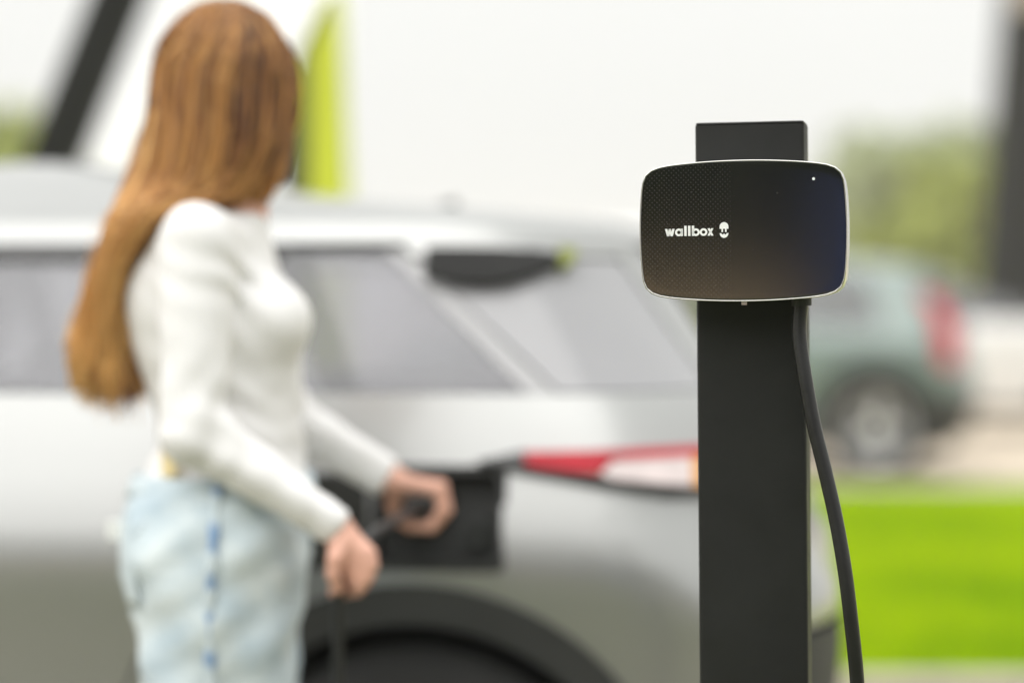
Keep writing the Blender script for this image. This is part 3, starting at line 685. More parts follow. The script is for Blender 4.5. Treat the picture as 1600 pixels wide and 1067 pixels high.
# white long-sleeved top
Xs = grid((-.24, -.32, .92), (.36, .34, 1.47), .006)
wave = .0022*np.sin(Xs[..., 2]*95+Xs[..., 0]*38+np.sin(Xs[..., 1]*30)*1.5)*np.clip((1.19-Xs[..., 2])/.10, 0, 1)
Ft = torso(Xs)
Ft = smin(Ft, hips(Xs, -.004), .05)
a1, a2 = arms(Xs)
wr1 = .0009*np.sin(70*((Xs - np.array(near_el)) @ np.array((.6, .1, .5))))
def folds(c, r, dirv, fr, amp):
    q = Xs-np.array(c, np.float32); w_ = np.exp(-(q*q).sum(-1)/(r*r)); ph = q @ np.array(dirv, np.float32)*fr
    return amp*w_*np.sin(ph+1.5*np.sin(q[..., 0]*23+q[..., 1]*31)+.8*np.sin(q[..., 2]*41))
Ft = smin(smin(Ft, a1+wr1, .028), a2, .028) + wave
Ft += folds(near_el, .10, (.75, .2, -.6), 95, .0024) + folds(L_(350, 430, 3.45), .08, (.5, 0, .86), 130, .004)
Ft += folds(L_(330, 640, 3.5), .10, (.3, .1, .95), 120, .0045) + folds(L_(480, 780, 3.40), .07, (.8, 0, -.6), 110, .0014) + folds(far_el, .09, (.8, 0, -.5), 120, .004)
nd = (np.array(near_wr)-np.array(near_el)); nd /= np.linalg.norm(nd); fd = (np.array(far_wr)-np.array(far_el)); fd /= np.linalg.norm(fd)
cut = np.minimum(1, Xs[..., 0]*0+1)
c1 = (Xs-np.array(near_wr)) @ nd; c2 = (Xs-np.array(far_wr)) @ fd
dn = np.linalg.norm(Xs-np.array(near_wr), axis=-1); df = np.linalg.norm(Xs-np.array(far_wr), axis=-1)
Ft = np.where(dn < .09, np.maximum(Ft, c1-.004), Ft); Ft = np.where(df < .09, np.maximum(Ft, c2-.002), Ft)
hem = L_(350, 738, PY)[2]
Ft = np.where((a1 > .03) & (a2 > .03), np.maximum(Ft, hem-.012-Xs[..., 2]), Ft)
Ft = np.where(np.abs(Xs[..., 1]) < .085, np.maximum(Ft, Xs[..., 2]-L_(350, 334, PY)[2]), Ft)
V, Fc = nets(Ft, Xs); V = relax(V, Fc, 2, .4)
obj('long_sleeved_top', V, Fc, M['shirt'], person)

# jeans
dm = mat('denim_pale', (0.43, 0.53, 0.60), 0.9, scale=13, col2=(0.68, 0.74, 0.75), bump=0.3, bscale=30); M['denim'] = dm
Xs = grid((-.22, -.26, .03), (.24, .26, 1.03), .0065)
fold = .0032*np.sin(Xs[..., 2]*23-Xs[..., 0]*48+3*np.sin(Xs[..., 1]*15))*np.exp(-((Xs[..., 2]-.80)/.14)**2)+.003*np.sin(Xs[..., 2]*42+Xs[..., 0]*25+2*np.sin(Xs[..., 1]*22))+.002*np.sin(Xs[..., 2]*85-Xs[..., 0]*50)
Fj = smin(hips(Xs, .006), legs(Xs, .006, .016), .05) + fold
Fj = np.maximum(np.maximum(Fj, Xs[..., 2]-hem), .055-Xs[..., 2])
V, Fc = nets(Fj, Xs); V = relax(V, Fc, 2, .4)
jeans = obj('jeans', V, Fc, M['denim'], person)
def jy(x, z, off=.004):
    """near-side surface of the jeans at (x, z)"""
    ys_ = np.arange(-.26, 0, .002, dtype=np.float32); Xq = np.stack([np.full_like(ys_, x), ys_, np.full_like(ys_, z)], -1)
    q = smin(hips(Xq, .006), legs(Xq, .006, .016), .05); i = np.argmax(q < 0); return float(ys_[i])-off
x0 = L_(338, 900, 3.42)[0]
zz_ = np.linspace(hem-.01, .10, 60)
vs, fs = [], []
for i, z in enumerate(zz_):
    wd_ = .0062+.002*math.sin(i*2.1)
    for k, t in enumerate((-1, 0, 1)): vs.append((x0+t*wd_+.004*math.sin(z*14), jy(x0+t*wd_, z, .005 if k == 1 else .003), z))
for i in range(59):
    for k in (0, 1): fs.append((3*i+k, 3*i+k+1, 3*i+k+4, 3*i+k+3))
solid(obj('side_seam', vs, fs, M['seam'], jeans), .003)
# waistband, belt loops, pocket tab, patch
wb = []; wf = []
c0 = np.array(L_(358, 745, PY)); N = 48
for j, z in enumerate((hem-.034, hem-.001)):
    for i in range(N):
        a = 2*math.pi*i/N; dr = np.array((math.cos(a), math.sin(a), 0)); rr_ = np.linspace(.06, .22, 161); Xq = (np.array((c0[0], c0[1], z)) + rr_[:, None]*dr).astype(np.float32)
        q = hips(Xq, .010); k = int(np.argmax(q > 0)); wb.append(tuple(Xq[k]))
for i in range(N): wf.append((i, (i+1) % N, N+(i+1) % N, N+i))
wbo = obj('waistband', wb, wf, M['denim'], jeans); solid(wbo, .006)
def on_jeans(name, px, py, w, h, m, rz=0.0, off=0.004, parent=jeans):
    """a small sewn piece lying on the near or rear face of the jeans"""
    x, y, z = L_(px, py, 3.5)
    mb = MB(); mb.box((-w/2, -.003, -h/2), (w/2, .003, h/2)); o = mb.build(name, m, parent, smooth=False); bev(o, .002)
    o.rotation_euler = (0, 0, rz); return o
def rear_pt(z, y):
    xs_ = np.arange(-.24, .05, .002, dtype=np.float32); Xq = np.stack([xs_, np.full_like(xs_, y), np.full_like(xs_, z)], -1)
    q = smin(hips(Xq, .010), legs(Xq, .006, .016), .05); i = np.argmax(q < 0); return float(xs_[i])
xp, _, zp = L_(276, 718, 3.50)
ys_ = np.arange(-.26, 0, .002, dtype=np.float32); Xq = np.stack([np.full_like(ys_, xp), ys_, np.full_like(ys_, zp)], -1)
q = smin(smin(torso(Xq), hips(Xq, .008), .05), 1e3+0*ys_, .01); yp = float(ys_[np.argmax(q < 0)]) if (q < 0).any() else -.06
o = on_jeans('leather_patch', 0, 0, .034, .042, M['patch'], R(-48)); o.location = (xp-.004, yp-.007, zp)
z = L_(190, 826, PY)[2]; o = on_jeans('pocket_tab', 0, 0, .035, .03, M['print_white'], R(0)); o.location = (rear_pt(z, -.02)-.004, -.02, z)
# rear pocket
zt, zb_ = L_(0, 800, PY)[2], L_(0, 930, PY)[2]; vs = []; fs = []
for i in range(9):
    z = zt+(zb_-zt)*i/8
    for k in range(7):
        y = -.15+.10*k/6; vs.append((rear_pt(z, y)+.001, y, z))
for i in range(8):
    for k in range(6): fs.append((7*i+k, 7*i+k+7, 7*i+k+8, 7*i+k+1))
solid(obj('rear_pocket', vs, fs, M['denim'], jeans), .003)
for y, dx in ((-.097, 0), (.097, .03)):
    Xq = grid((x0-.16, y-.08, -.005), (x0+.28, y+.08, .13), .006)
    d = smin(ell(Xq, (x0+.02+dx, y, .045), (.09, .045, .06)), ell(Xq, (x0+.13+dx, y, .03), (.11, .048, .045)), .04)
    d = np.maximum(d, -Xq[..., 2]); V, Fc = nets(d, Xq); obj('shoe', relax(V, Fc, 1), Fc, M['shoe'], person)

# hair: scalp layer, fall behind the shoulder, many locks
hm = bpy.data.materials.new('hair_auburn'); hm.use_nodes = True; t = hm.node_tree; b = t.nodes['Principled BSDF']
at_ = t.nodes.new('ShaderNodeAttribute'); at_.attribute_name = 'tone'
cr = t.nodes.new('ShaderNodeValToRGB'); cr.color_ramp.elements[0].color = (.036, .014, .007, 1); cr.color_ramp.elements[1].color = (.86, .53, .20, 1)
e = cr.color_ramp.elements.new(.45); e.color = (.23, .094, .034, 1); e = cr.color_ramp.elements.new(.70); e.color = (.56, .275, .082, 1)
t.links.new(at_.outputs['Fac'], cr.inputs['Fac']); t.links.new(cr.outputs[0], b.inputs['Base Color']); b.inputs['Roughness'].default_value = .33
b.inputs['Specular IOR Level'].default_value = .42
hb = MB(); tone = []
def skull(phi, lat, grow=.012):
    r = np.array((.090+grow, .086+grow, .114+grow)); c = np.array(head_c) + (0, 0, .006)
    return c + r*np.array((math.sin(phi)*math.cos(lat), -math.cos(phi)*math.cos(lat), math.sin(lat)))
def lock(phi, lay, g):
    """phi: 0 towards the camera, -90 left, +90 right; g runs 0..1 from the left edge to the right edge of the fall"""
    sgn = math.cos(phi)
    jit = lambda s: RNG.normal(0, s)
    p = []
    lat0 = R(90-RNG.uniform(2, 55)); ph0 = phi*.80 + .36 + jit(.05)
    end = R(10-22*g)
    for i, l in enumerate(np.linspace(lat0, end, 4)):
        p.append(skull(ph0+(phi-ph0)*i/3, l, .006+.008*lay))
    wx = 222+(446-222)*g; wy = 226+8*g+jit(5)
    p.append(np.array(L_(wx, wy, PY-.098*sgn-.008*lay)))
    depth = -.085*sgn
    # gather at the nape, then down the back
    gx = 200+ (386-200)*g**.9; gy = 298+10*g+6*jit(1)
    p.append(np.array(L_(gx, gy, PY+depth*1.1-.018*lay)))
    mx = 172+(292-172)*g**1.2; my = 352-26*g+jit(7)
    p.append(np.array(L_(mx, my, PY+depth*1.25-.03*lay)))
    qx = 140+(206-140)*g; qy = 448-14*g+jit(8); p.append(np.array(L_(qx, qy, PY+depth*1.0-.02*lay)))
    ex = 112+(232-112)*min(1, max(0, g+jit(.08))); bottom = 535+78*math.sin(math.pi*min(1, max(0, (ex-100)/150)))**.7
    kx = 118+(222-118)*g; p.append(np.array(L_(kx, 525+jit(6), PY+depth*.8-.01*lay)))
    p.append(np.array(L_(ex+jit(4), bottom-6+jit(20), PY+depth*.75)))
    return p
def add_lock(pts, r0, tn):
    c = catmull(pts, 3); n = len(c); rad = [r0*(0.55+.45*min(1, i/3)) * (1-.75*max(0, (i/n-.72)/.28)) for i in range(n)]
    v, f = tube_geo(c, rad, 5, flat=.7); hb.add(v, f)
    for i in range(n):
        s = i/(n-1)
        k = min(1, max(0, tn + .36*max(0, (s-.40)/.60) + .06*math.sin(i*.9+tn*30)))
        tone.extend([k]*5)
for q in range(2600):
    phi = RNG.uniform(-math.pi*.72, math.pi*.55)
    g = (math.sin(max(-math.pi/2, min(math.pi/2, phi)))+1)/2
    lay = RNG.random()
    streak = .5+.5*math.sin(phi*14.0+1.0)*math.cos(phi*3.1+.4)
    tn = min(.98, max(.0, .05+.80*streak**1.8*RNG.uniform(.8, 1.15)+.62*(1-g)**2.2-.22*math.exp(-((g-.72)/.2)**2)+RNG.normal(0, .03)))  # rise towards the left puts the light on that side into the tone
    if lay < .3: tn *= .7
    add_lock(lock(phi, lay, g), RNG.uniform(.0014, .0034), tn)
for q in range(170):           # far side of the head, the part above the face swept back
    phi = RNG.uniform(math.pi*.55, math.pi*1.38)
    pts = [skull(phi, l, .010) for l in np.linspace(R(RNG.uniform(50, 88)), R(5), 3)]
    sd_ = phi > math.pi
    if sd_:
        pts += [np.array(L_(230+RNG.normal(0, 12), 300, PY+.06)), np.array(L_(180+RNG.normal(0, 14), 420, PY+.07)), np.array(L_(140+RNG.normal(0, 16), 540+RNG.normal(0, 12), PY+.05))]
    else:
        pts += [np.array(L_(448-30*RNG.random(), 250, PY+.045)), np.array(L_(415-30*RNG.random(), 318+RNG.normal(0, 8), PY+.05))]
    add_lock(pts, RNG.uniform(.004, .007), .3+RNG.normal(0, .08))
for q in range(70):            # strands hanging in front of the ear on the right
    phi = RNG.uniform(R(62), R(100))
    pts = [skull(phi*.8, R(75)), skull(phi, R(25)), skull(phi, R(-10)), np.array(L_(446-25*RNG.random(), 262+RNG.normal(0, 6), PY-.01+RNG.normal(0, .015))), np.array(L_(392+RNG.normal(0, 14), 312+RNG.normal(0, 8), PY-.04))]
    add_lock(pts, RNG.uniform(.003, .006), .30+RNG.normal(0, .10))
for q in range(260):           # flyaways
    phi = RNG.uniform(-math.pi*.72, math.pi*.55); g = (math.sin(max(-math.pi/2, min(math.pi/2, phi)))+1)/2
    pts = [np.array(p_)+RNG.normal(0, .007, 3)*(.3+.7*i/8) for i, p_ in enumerate(lock(phi, 1.3, g))]
    add_lock(pts, .0010, .55+RNG.normal(0, .12))
nl = len(hb.v)
Xq = grid((-.28, -.16, 1.08), (.14, .16, 1.72), .009)
d = ell(Xq, np.array(head_c)+(0, 0, .008), (.096, .092, .120))
f_ = np.array((math.cos(fdir), math.sin(fdir), 0))
d = np.maximum(d, -np.maximum(-((Xq-np.array(head_c)) @ f_-.02), (Xq[..., 2]-head_c[2]-.055)))
d = smin(d, rc(Xq, L_(318, 190, PY+.0), L_(285, 290, PY-.0), .085, .055), .03)
d = smin(d, rc(Xq, L_(270, 290, PY-.0), L_(192, 410, PY-.0), .05, .042), .03)
d = smin(d, rc(Xq, L_(192, 410, PY), L_(172, 500, PY), .042, .046), .02)
d = smin(d, rc(Xq, L_(172, 500, PY), L_(180, 580, PY), .046, .030), .02)
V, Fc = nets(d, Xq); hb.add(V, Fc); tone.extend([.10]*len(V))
hair = hb.build('hair', hm, person)
ca = hair.data.attributes.new('tone', 'FLOAT', 'POINT'); ca.data.foreach_set('value', tone)

# ------------------------------------------------------------------ the charger on its post
ANG = R(11); LEAN = R(0.55)
Pp = P(1172, 364, 2.640)
charger = empty('charging_post', (Pp.x, Pp.y, 0)); tag(charger, 'black square post carrying a wall charger with wallbox lettering', 'charging post')
Mx = Matrix.Translation((Pp.x, Pp.y, Pp.z)) @ Matrix.Rotation(-ANG, 4, 'Z') @ Matrix.Rotation(-LEAN, 4, 'Y') @ Matrix.Translation((0, 0, -Pp.z))
charger.matrix_world = Mx
PW, PD, PT = .0595, .062, Pp.z + (364-190.5)/1432.0
# post: rounded square tube, front face on y = 0
def prism(outline, z0, z1):
    n = len(outline); v = [(x, y, z0) for x, y in outline] + [(x, y, z1) for x, y in outline]
    return v, [tuple(range(n-1, -1, -1)), tuple(range(n, 2*n))] + [(i, (i+1) % n, n+(i+1) % n, n+i) for i in range(n)]
v, f = prism(rrect(-PW, PW, 0, PD, .004, 4), 0.048, PT-.003); obj('post', v, f, M['post'], charger, angle=35)
v, f = prism(rrect(-PW+.0006, PW-.0006, .0006, PD-.0006, .004, 4), PT-.0028, PT); o = obj('cap', v, f, M['post'], charger, angle=35); bev(o, .0012)
v, f = prism(rrect(-.11, .11, -.06, .12, .01, 4), .04, .0478); bp = obj('base_plate', v, f, M['post'], charger, angle=35)
for x, y in ((-.09, -.04), (.09, -.04), (-.09, .10), (.09, .10)):
    v, f = prism([(x+.009*math.cos(R(60*k)), y+.009*math.sin(R(60*k))) for k in range(6)], .0479, .056); obj('bolt', v, f, M['chrome'], bp, smooth=False)
# charger housing
BX, BZ = 0.0, Pp.z
A_, B_ = .1105, .0752
def face_outline(sc_a, sc_b, n=96):
    o = []
    for k in range(n):
        w = 2*math.pi*k/n; c, s = math.cos(w), math.sin(w); lo, hi = 0, .3
        for _ in range(40):
            r = (lo+hi)/2; x, y = r*c/sc_a, r*s/sc_b
            X_ = A_*(1-.050*min(1, (y/B_)**2)); Y_ = B_*(1-.105*min(1, (x/A_)**2))
            if (abs(x)/X_)**11.5 + (abs(y)/Y_)**11.5 < 1: lo = r
            else: hi = r
        o.append((r*c, r*s))
    return o
def loft(sl):
    v, f = [], []; n = len(sl[0][0])
    for o, y in sl: v += [(x, y, z) for x, z in o]
    for k in range(len(sl)-1):
        for i in range(n): f.append((k*n+i, k*n+(i+1) % n, (k+1)*n+(i+1) % n, (k+1)*n+i))
    return v, f
YF = -.083
fo = face_outline
shell = [(fo(.60, .62), -.0005), (fo(.90, .90), -.004), (fo(.970, .966), -.012), (fo(.990, .988), -.026), (fo(.996, .995), -.045), (fo(.996, .995), YF+.012)]
v, f = loft(shell); f.append(tuple(range(95, -1, -1))[::-1]); hs_ = obj('housing', v, f, M['shell_grey'], charger, angle=40); hs_.location = (BX, 0, BZ)
rim_s = [(fo(.994, .992), YF+.0118), (fo(.998, .997), YF+.009), (fo(1.0, 1.0), YF+.0045), (fo(.998, .997), YF+.0012), (fo(.9915, .988), YF-.0004), (fo(.984, .977), YF+.0002), (fo(.981, .973), YF+.003)]
v, f = loft(rim_s); o = obj('bezel', v, f, M['rim_silver'], charger); o.location = (BX, 0, BZ)
# black glass front with a printed dot raster that thins out to the right
gm = bpy.data.materials.new('front_glass'); gm.use_nodes = True; t = gm.node_tree; b = t.nodes['Principled BSDF']
b.inputs['Roughness'].default_value = .13; b.inputs['Specular IOR Level'].default_value = .6; b.inputs['Coat Weight'].default_value = 1; b.inputs['Coat IOR'].default_value = 1.9; b.inputs['Coat Roughness'].default_value = .10
tcn = t.nodes.new('ShaderNodeTexCoord'); sp_ = t.nodes.new('ShaderNodeSeparateXYZ'); t.links.new(tcn.outputs['Object'], sp_.inputs[0])
def mth(op, a, b_=None, c=None):
    n = t.nodes.new('ShaderNodeMath'); n.operation = op
    for i, q in enumerate((a, b_, c)):
        if q is None: continue
        if isinstance(q, (int, float)): n.inputs[i].default_value = q
        else: t.links.new(q, n.inputs[i])
    return n.outputs[0]
X_, Z_ = sp_.outputs['X'], sp_.outputs['Z']; PIT = .0052
u = mth('DIVIDE', mth('ADD', X_, Z_), PIT); w = mth('DIVIDE', mth('SUBTRACT', X_, Z_), PIT)
fu = mth('SUBTRACT', mth('FRACT', u), .5); fw = mth('SUBTRACT', mth('FRACT', w), .5)
dist = mth('SQRT', mth('ADD', mth('MULTIPLY', fu, fu), mth('MULTIPLY', fw, fw)))
dot = mth('LESS_THAN', dist, .15)
fade = t.nodes.new('ShaderNodeMapRange'); fade.interpolation_type = 'SMOOTHSTEP'; t.links.new(X_, fade.inputs['Value'])
fade.inputs['From Min'].default_value = -.045; fade.inputs['From Max'].default_value = .06; fade.inputs['To Min'].default_value = 1; fade.inputs['To Max'].default_value = 0
vz = t.nodes.new('ShaderNodeTexNoise'); vz.inputs['Scale'].default_value = 420; vz.inputs['Detail'].default_value = 0; t.links.new(tcn.outputs['Object'], vz.inputs['Vector'])
speck = mth('GREATER_THAN', vz.outputs['Fac'], .85)
fac = mth('ADD', mth('MULTIPLY', mth('MULTIPLY', dot, fade.outputs[0]), .72), mth('MULTIPLY', speck, .9))
cr = t.nodes.new('ShaderNodeValToRGB'); cr.color_ramp.elements[0].color = (.0045, .0045, .0045, 1); cr.color_ramp.elements[1].color = (.10, .096, .085, 1)
t.links.new(fac, cr.inputs['Fac']); t.links.new(cr.outputs[0], b.inputs['Base Color'])
go = fo(.981, .973); sl2 = []
for k, q in enumerate((1.0, .985, .9, .7, .45, .2)):
    sl2.append(([(x*q, z*q) for x, z in go], YF+(.0002, .0001, .00005, 0, 0, 0)[k]))
v, f = loft(sl2); f.append(tuple(5*96+i for i in range(96))); glass = obj('front_glass', v, f, gm, charger); glass.location = (BX, 0, BZ)
def gy(x, z):                # surface of the domed front
    q = max(1e-4, math.hypot(x/.105, z/.072)); return YF + float(np.interp(q, [0, .2, .45, .7, .9, 1], [0, 0, 0, 0, .0001, .0002]))
# lettering: wallbox
PXM = 1480.0
def lx(px): return (px-1163)/PXM
def lz(py): return (364-py)/PXM
def flat(name, polys, m, parent, lift=.0005):
    mb = MB()
    for poly in polys:
        n = len(poly); v = [(x, gy(x, z)-lift, z) for x, z in poly] + [(x, gy(x, z)+.0004, z) for x, z in poly]
        mb.add(v, [tuple(range(n)), tuple(range(2*n-1, n-1, -1))] + [(i, n+i, n+(i+1) % n, (i+1) % n) for i in range(n)])
    o = mb.build(name, m, parent, smooth=False); o.location = (BX, 0, BZ); return o
def ringp(cx, cy, ro, ri, n=28):
    o = []
    for k in range(n):
        a, b_2 = 2*math.pi*k/n, 2*math.pi*(k+1)/n
        o.append([(lx(cx+r*math.cos(q)), lz(cy-r*math.sin(q))) for r, q in ((ri, a), (ro, a), (ro, b_2), (ri, b_2))])
    return o
def bar(x0, y0, x1, y1): return [(lx(x0), lz(y1)), (lx(x1), lz(y1)), (lx(x1), lz(y0)), (lx(x0), lz(y0))]
def slant(xt, xb, yt, yb, w): return [(lx(xb-w/2), lz(yb)), (lx(xb+w/2), lz(yb)), (lx(xt+w/2), lz(yt)), (lx(xt-w/2), lz(yt))]
BL, XH = 371.0, 359.5; CY = (BL+XH)/2; RO, RI = 6.0, 2.75
let = [slant(1042.6, 1045.6, XH, BL, 3.6), slant(1048.4, 1045.9, XH, BL, 3.4), slant(1048.4, 1051.0, XH, BL, 3.4), slant(1054.2, 1051.3, XH, BL, 3.6)]
let += ringp(1062.6, CY, RO, RI) + [bar(1065.4, XH, 1069.0, BL)]
let += [bar(1071.2, 355.0, 1074.9, BL), bar(1077.2, 355.0, 1080.9, BL)]
let += [bar(1083.2, 355.0, 1086.9, BL)] + ringp(1089.6, CY, RO, RI)
let += ringp(1101.6, CY, RO, RI)
let += [slant(1109.6, 1115.4, XH, BL, 3.6), slant(1115.4, 1109.6, XH, BL, 3.6)]
flat('lettering', let, M['print_white'], charger)
# plug emblem: domed head with two pins over a socket bowl
ex = 1133.8
em = [[(lx(ex-6.9), lz(360.6)), (lx(ex+6.9), lz(360.6))] + [(lx(ex+6.9*math.cos(R(a))), lz(357.2-7.0*math.sin(R(a)))) for a in range(0, 181, 12)]]
em += [bar(ex-4.0, 360.6, ex-1.6, 365.6), bar(ex+1.6, 360.6, ex+4.0, 365.6)]
bowl = [(lx(ex+6.9*math.cos(R(a))), lz(367.2-7.6*math.sin(R(a)))) for a in range(180, 361, 12)] + [(lx(ex+4.2), lz(367.6)), (lx(ex+2.6), lz(369.8)), (lx(ex+.6), lz(368.8)), (lx(ex), lz(367.8)), (lx(ex-.6), lz(368.8)), (lx(ex-2.6), lz(369.8)), (lx(ex-4.2), lz(367.6))]
em += [bowl]
flat('emblem', em, M['print_white'], charger)
led = [[(lx(1274+2.3*math.cos(R(a))), lz(285-2.3*math.sin(R(a)))) for a in range(0, 360, 24)]]
flat('indicator', led, M['print_white'], charger)
m = MB(); m.box((-.0030, -.003, -.0785), (.0030, .003, -.0735)); o = m.build('lock_pin', M['chrome'], charger, smooth=False); o.location = (BX, -.07, BZ)
v, f = tube_geo([(.058, -.040, -.062), (.0585, -.040, -.080)], [.0115, .0105], 16); o = obj('cable_gland', v, f, M['black_plastic'], charger, angle=40); o.location = (BX, 0, BZ)

# ------------------------------------------------------------------ charging cable, from the charger over the ground to the woman's hands
start = charger.matrix_world @ Vector((.0585, -.040, BZ-.072))
yb = start.y
c1 = [start, P(1249, 520, yb), P(1258, 590, yb-.005), P(1272, 665, yb-.01), P(1289, 735, yb-.015), P(1306, 810, yb-.02), P(1320, 890, yb-.025), P(1330, 970, yb-.025), P(1339, 1060, yb-.02), P(1345, 1180, yb-.01)]
c1 += [(.395, yb, .55), (.405, yb+.02, .30), (.39, yb+.06, .10), (.34, yb+.12, .050), (.2, yb+.22, .0505), (0.0, yb+.30, .052), (-.12, yb+.42, .125), (-.18, yb+.55, .120), (-.22, yb+.66, .030), (-.26, 3.37, .10), (-.255, 3.40, .32)]
nh = P(531, 905, 3.412)
c1 += [(nh.x-.004, 3.41, .6), P(528, 1000, 3.412), nh, P(545, 868, 3.43), P(580, 835, 3.52), P(612, 815, 3.64), P(640, 800, 3.715), P(650, 797, 3.75)]
cable = empty('charging_cable', (start.x, start.y, 0)); tag(cable, 'black charging cable running from the charger to the plug in her hand', 'cable')
pts = catmull(c1, 8)
v, f = tube_geo([p-cable.location for p in pts], .0078, 12); cord = obj('cord', v, f, M['cable'], cable)
p0, p1 = P(650, 797, 3.745), wcar.matrix_basis @ Vector((SKX, -.882, SKZ))
bpy.context.view_layer.update()
p1 = wcar.matrix_world @ Vector((SKX, -.882, SKZ))
dv = p1-p0; hp = [p0, p0+dv*.08, p0+dv*.3, p0+dv*.55, p0+dv*.72, p0+dv*.76, p1]
v, f = tube_geo([p-cable.location for p in hp], [.011, .016, .018, .0185, .021, .031, .031], 18); obj('plug', v, f, M['black_plastic'], cable, angle=45)

# ------------------------------------------------------------------ event structures
sail = empty('event_sail', (P(300, 470, 9.2).x, 9.2, 0)); tag(sail, 'tall white event sail behind the woman with black sloping edge and lime upright', 'event tent')
SO = sail.location
Q = lambda px, py, Y=9.2: P(px, py, Y)-SO
ap = Q(516, -830); bl = Q(-212, 998); bl.z = 0; br = Q(505, 998); br.z = 0
nn = 14; vs = []; fs = []
for i in range(nn+1):
    u = i/nn; l = bl.lerp(ap, u); r = br.lerp(ap, u)
    for k in range(nn+1):
        w = k/nn; p = l.lerp(r, w); p.y += .10*math.sin(math.pi*w)*math.sin(math.pi*u)+.05+.42*p.z; vs.append(p)
for i in range(nn):
    for k in range(nn): fs.append((i*(nn+1)+k, i*(nn+1)+k+1, (i+1)*(nn+1)+k+1, (i+1)*(nn+1)+k))
solid(obj('canvas', vs, fs, M['canvas'], sail), .02)
def beam(name, a, b, wx, wy, m, parent, offx=0.0):
    d = (b-a); ln = d.length; z = d.normalized(); y = Vector((0, 1, 0)); x = y.cross(z).normalized(); y = z.cross(x)
    mb = MB(); mt = Matrix.Translation(a) @ Matrix((x, y, z)).transposed().to_4x4()
    mb.box((-wx/2+offx, -wy/2, 0), (wx/2+offx, wy/2, ln), mat=mt); o = mb.build(name, m, parent, smooth=False); return bev(o, .02)
beam('sloping_edge', bl, ap, .19, .16, M['canvas_black'], sail)
def slab(name, pix, y0, y1, m, parent, zfloor=True):
    pts_ = []
    for px, py in pix:
        q = Q(px, py); pts_.append((q.x, 0.0 if py > 900 else q.z))
    n = len(pts_); v = [(x, y0, z) for x, z in pts_] + [(x, y1, z) for x, z in pts_]
    o = obj(name, v, [tuple(range(n)), tuple(range(2*n-1, n-1, -1))] + [(i, n+i, n+(i+1) % n, (i+1) % n) for i in range(n)], m, parent, smooth=False); return bev(o, .012)
slab('dark_upright', [(432, 998), (483, 998), (483, 82), (516, 2), (510, -10), (468, 78), (444, 190)], -.10, .04, M['canvas_grey'], sail)
slab('lime_upright', [(485, 998), (552, 998), (547, 300), (534, 0), (530, -22), (518, 2), (485, 84)], -.12, .03, M['lime'], sail)
pyl = empty('event_pylon', (P(1640, 470, 29).x, 29, 0)); tag(pyl, 'wide black tapering event pylon at the right edge beyond the parked car', 'pylon')
m = MB(); pz = 6.0; xl0, xl1 = P(1525, 470, 29).x-pyl.location.x, P(1582, -150, 29).x-pyl.location.x
v = [(xl0-.05, -.35, 0), (1.2, -.35, 0), (1.2, .35, 0), (xl0-.05, .35, 0), (xl1, -.3, pz), (.7, -.3, pz), (.7, .3, pz), (xl1, .3, pz)]
m.add(v, [(0,3,2,1),(4,5,6,7),(0,1,5,4),(1,2,6,5),(2,3,7,6),(3,0,4,7)]); bev(m.build('column', M['canvas_black'], pyl, smooth=False), .06, 3)
m = MB(); px0 = P(1586, 0, 28.6).x-pyl.location.x; m.box((px0, -.40, 4.70), (px0+.5, -.32, 5.3)); bev(m.build('sign_panel', M['beige'], pyl, smooth=False), .02)
m = MB(); m.box((xl0-.25, -.6, 0.001), (1.4, .6, .10)); bev(m.build('foot', M['canvas_black'], pyl, smooth=False), .03)

# long low white marquee across the far end of the lot
mq = empty('marquee', (P(480, 470, 27).x, 27, 0)); tag(mq, 'long low white marquee in the hazy distance behind the silver car', 'marquee')
mx0, mx1 = P(-160, 470, 27).x-mq.location.x, P(1075, 470, 27).x-mq.location.x
nb = 6; bw = (mx1-mx0)/nb
for k in range(nb):
    xa = mx0+bw*k; m = MB(); vs = []; fs = []
    for i in range(9):
        for z in (0.02, 1.75): vs.append((xa+.03+(bw-.06)*i/8, -.03*math.sin(math.pi*i/8)*(1 if z < 1 else .4), z))
    for i in range(8): fs.append((2*i, 2*i+2, 2*i+3, 2*i+1))
    solid(obj('wall_panel', vs, fs, M['canvas'], mq), .02)
    m = MB(); m.add([(xa, -.12, 1.76), (xa+bw, -.12, 1.76), (xa+bw, 5, 1.76), (xa, 5, 1.76), (xa+bw/2-.4, 2.4, 2.12), (xa+bw/2+.4, 2.4, 2.12)], [(0, 1, 5, 4), (1, 2, 5), (2, 3, 4, 5), (3, 0, 4), (3, 2, 1, 0)])
    m.build('roof', M['canvas'], mq, smooth=False)
for k in range(nb+1):
    m = MB(); x = mx0+bw*k; m.box((x-.028, -.05, 0), (x+.028, .05, 1.755)); m.build('pole', M['rim'], mq, smooth=False)

